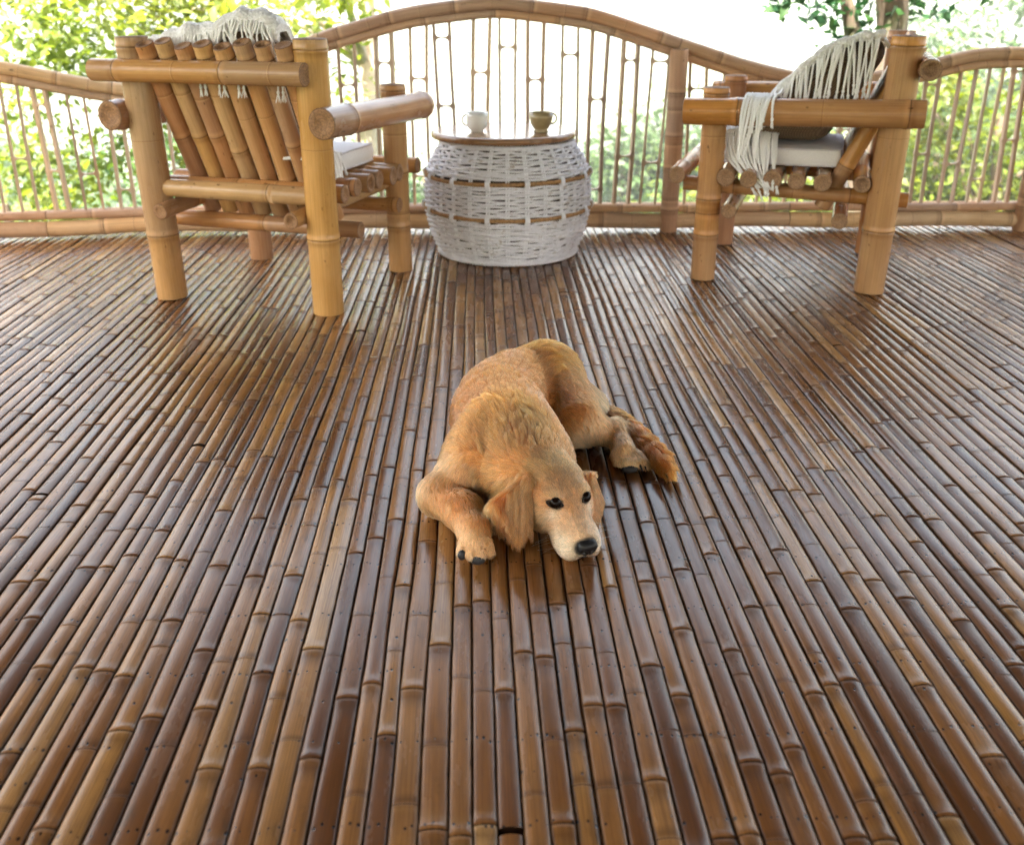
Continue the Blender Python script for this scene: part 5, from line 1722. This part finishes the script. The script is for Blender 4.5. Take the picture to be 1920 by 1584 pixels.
    for s in (-1, 1):
        for i in range(7):
            a = to_surface(H(0.088 + 0.012 * (i % 4), s * 0.036, -0.012 - 0.007 * (i // 3)))
            d = HS * s * 1.0 + HF * g.uniform(-0.25, 0.35) + HU * g.uniform(-0.25, 0.25)
            d /= np.linalg.norm(d); ln = g.uniform(0.02, 0.045)
            wp.append([a + d * ln * q + np.array([0, 0, -0.004]) * (q ** 2) for q in t])
    wp = np.array(wp); wp[:, :, 2] = np.maximum(wp[:, :, 2], 0.003)
    add_curves('whiskers', wp - org, np.full(wp.shape[:2], 0.00013), np.full(wp.shape, 0.6), fm, dog)
    # ---- eyes
    em = NT('dog_eye'); em.set(color=(0.006, 0.0025, 0.0015), rough=0.03, spec=0.12)
    for e, s in zip(EYES, (-1, 1)):
        c = to_surface(e) - sdf_grad(e[None, :])[0] * 0.0062
        mb = MB()
        th = np.linspace(0, math.pi, 13)
        lathe(mb, np.c_[0.0128 * np.sin(th) + 1e-5, -0.0128 * np.cos(th)], 20)
        o = mb.build('eye', em.m, dog); o.location = c - org
    # eyelids: dark almond rims
    lm = NT('dog_lid'); lm.set(color=(0.010, 0.006, 0.005), rough=0.6, spec=0.15)
    for e, s in zip(EYES, (-1, 1)):
        c = to_surface(e); nn = sdf_grad(e[None, :])[0]
        ax1 = HF * 0.58 - HS * s * 0.78 + HU * 0.22; ax1 = ax1 - nn * (ax1 @ nn); ax1 /= np.linalg.norm(ax1)
        ax2 = np.cross(nn, ax1); ax2 = ax2 * (1 if ax2 @ HU > 0 else -1)
        q = np.linspace(0, 2 * math.pi, 29)[:-1]
        ce = np.cos(q); se = np.sin(q)
        P_ = [to_surface(c + ax1 * 0.0180 * a_ + ax2 * (0.0104 if b_ > 0 else 0.0082) * b_ * (1 - 0.35 * abs(a_)), 0.0003) for a_, b_ in zip(ce, se)]
        mb = MB(); ring_tube2(mb, np.array(P_), 0.0017, 6)
        o = mb.build('eyelid', lm.m, dog); o.location = -org
        o.location = (-org[0], -org[1], -org[2])
    # ---- nose
    nm = NT('dog_nose')
    co = nm.node('ShaderNodeTexCoord').outputs['Object']
    vo = nm.node('ShaderNodeTexVoronoi'); nm.put(vo.inputs['Vector'], co); nm.put(vo.inputs['Scale'], 900.0)
    nm.set(color=(0.010, 0.009, 0.010), rough=0.36, spec=0.28, normal=nm.bump(vo.outputs['Distance'], 0.35, 0.0006))
    mb = MB()
    nu, nv = 30, 44
    th = np.linspace(0.02, math.pi - 0.02, nu); ph = np.arange(nv) * 2 * math.pi / nv
    TH, PH = np.meshgrid(th, ph, indexing='ij')
    x, y, z = np.cos(TH), np.sin(TH) * np.cos(PH), np.sin(TH) * np.sin(PH)     # forward, side, up
    wd = 0.0205 * (1 + 0.12 * z); Xf = 0.0135 * np.sign(x) * np.abs(x) ** 0.8
    Ys = wd * np.sign(y) * np.abs(y) ** 0.85; Zu = 0.0165 * np.sign(z) * np.abs(z) ** 0.85
    for s in (-1, 1):
        dd = np.sqrt(((Ys - s * 0.0090) / 0.0046) ** 2 + ((Zu + 0.0025) / 0.0042) ** 2)
        Xf = Xf - np.where(x > 0, 0.0060 * np.exp(-dd ** 2 * 1.1), 0)
    Xf = Xf - np.where(x > 0, 0.0018 * np.exp(-(Ys / 0.0012) ** 2) * (Zu < 0.002), 0)
    Pn = NOSE + Xf[..., None] * HF + Ys[..., None] * HS + Zu[..., None] * HU
    mb.add(Pn.reshape(-1, 3) - org, [f[::-1] for f in grid_faces(nu, nv, True)], 0)
    mb.build('nose', nm.m, dog)
    # ---- mouth line
    mm = NT('dog_lip'); mm.set(color=(0.035, 0.018, 0.018), rough=0.5)
    for s in (-1, 1):
        pl = [(0.146, 0.001, -0.026), (0.136, 0.012, -0.038), (0.115, 0.026, -0.040), (0.092, 0.032, -0.037), (0.070, 0.036, -0.033), (0.052, 0.039, -0.028)]
        P_ = np.array([to_surface(H(a_, s * b_, c_), 0.0006) for a_, b_, c_ in pl])
        q = np.linspace(0, 5, 22)
        P_ = np.stack([np.interp(q, np.arange(6), P_[:, i]) for i in range(3)], 1)
        mb = MB(); tube(mb, P_ - org, 0.0024 * (1 - 0.5 * q / 5), 6); mb.build('lip', mm.m, dog)
    # ---- paw pads and claws
    pm = simple('paw_pad', (0.016, 0.014, 0.017), 0.55, 300, 0.3)
    def pad(c, r_):
        mb = MB(); th_ = np.linspace(0.01, math.pi - 0.01, 9)
        lathe(mb, np.c_[np.sin(th_), np.cos(th_)], 14)
        mb.v[0] = mb.v[0] * np.array(r_) + np.array(c) - org
        mb.build('paw_pad', pm, dog)
    pad((-0.0960, 1.6415, 0.020), (0.0088, 0.0085, 0.0105)); pad((-0.0655, 1.6345, 0.0135), (0.0150, 0.0085, 0.0105))
    pad((0.270, 2.034, 0.012), (0.019, 0.010, 0.010))
    for c in ((0.292, 2.037, 0.022), (0.302, 2.048, 0.020)):
        mb = MB(); tube(mb, np.array([c, np.array(c) + [0.004, -0.010, -0.006], np.array(c) + [0.006, -0.016, -0.012]]) - org, [0.0028, 0.0020, 0.0006], 8)
        mb.build('claw', pm, dog)
    return dog

def ring_tube2(mb, P, rad, nseg):
    n = len(P)
    T = np.roll(P, -1, 0) - np.roll(P, 1, 0); T /= np.linalg.norm(T, axis=1)[:, None]
    nn = np.cross(P[0] - P.mean(0), P[n // 4] - P.mean(0)); nn /= np.linalg.norm(nn)
    N = np.cross(T, nn); N /= np.linalg.norm(N, axis=1)[:, None]
    B = np.cross(N, T)
    a = np.arange(nseg) * 2 * math.pi / nseg
    V = P[:, None] + (np.cos(a)[None, :, None] * N[:, None] + np.sin(a)[None, :, None] * B[:, None]) * rad
    F = grid_faces(n, nseg, True) + [((n - 1) * nseg + j, (n - 1) * nseg + (j + 1) % nseg, (j + 1) % nseg, j) for j in range(nseg)]
    mb.add(V.reshape(-1, 3), F, 0)

dog = build_dog()
# ------------------------------------------------------------------ valley mist
def build_haze():
    mb = MB()
    x0, x1, y0, y1, z0, z1 = -425, 425, -265, 425, -64, 46
    V = [(x, y, z) for x in (x0, x1) for y in (y0, y1) for z in (z0, z1)]
    F = [(0, 1, 3, 2), (4, 6, 7, 5), (0, 4, 5, 1), (2, 3, 7, 6), (0, 2, 6, 4), (1, 5, 7, 3)]
    mb.add(V, F); mb.flat = True
    m = bpy.data.materials.new('mist'); m.use_nodes = True
    n = m.node_tree.nodes; n.clear()
    out = n.new('ShaderNodeOutputMaterial'); pv = n.new('ShaderNodeVolumePrincipled')
    pv.inputs['Color'].default_value = (0.92, 0.95, 1.0, 1); pv.inputs['Density'].default_value = 0.0022
    pv.inputs['Anisotropy'].default_value = 0.2
    m.node_tree.links.new(pv.outputs[0], out.inputs['Volume'])
    tag(mb.build('haze', m), kind='stuff')
build_haze()
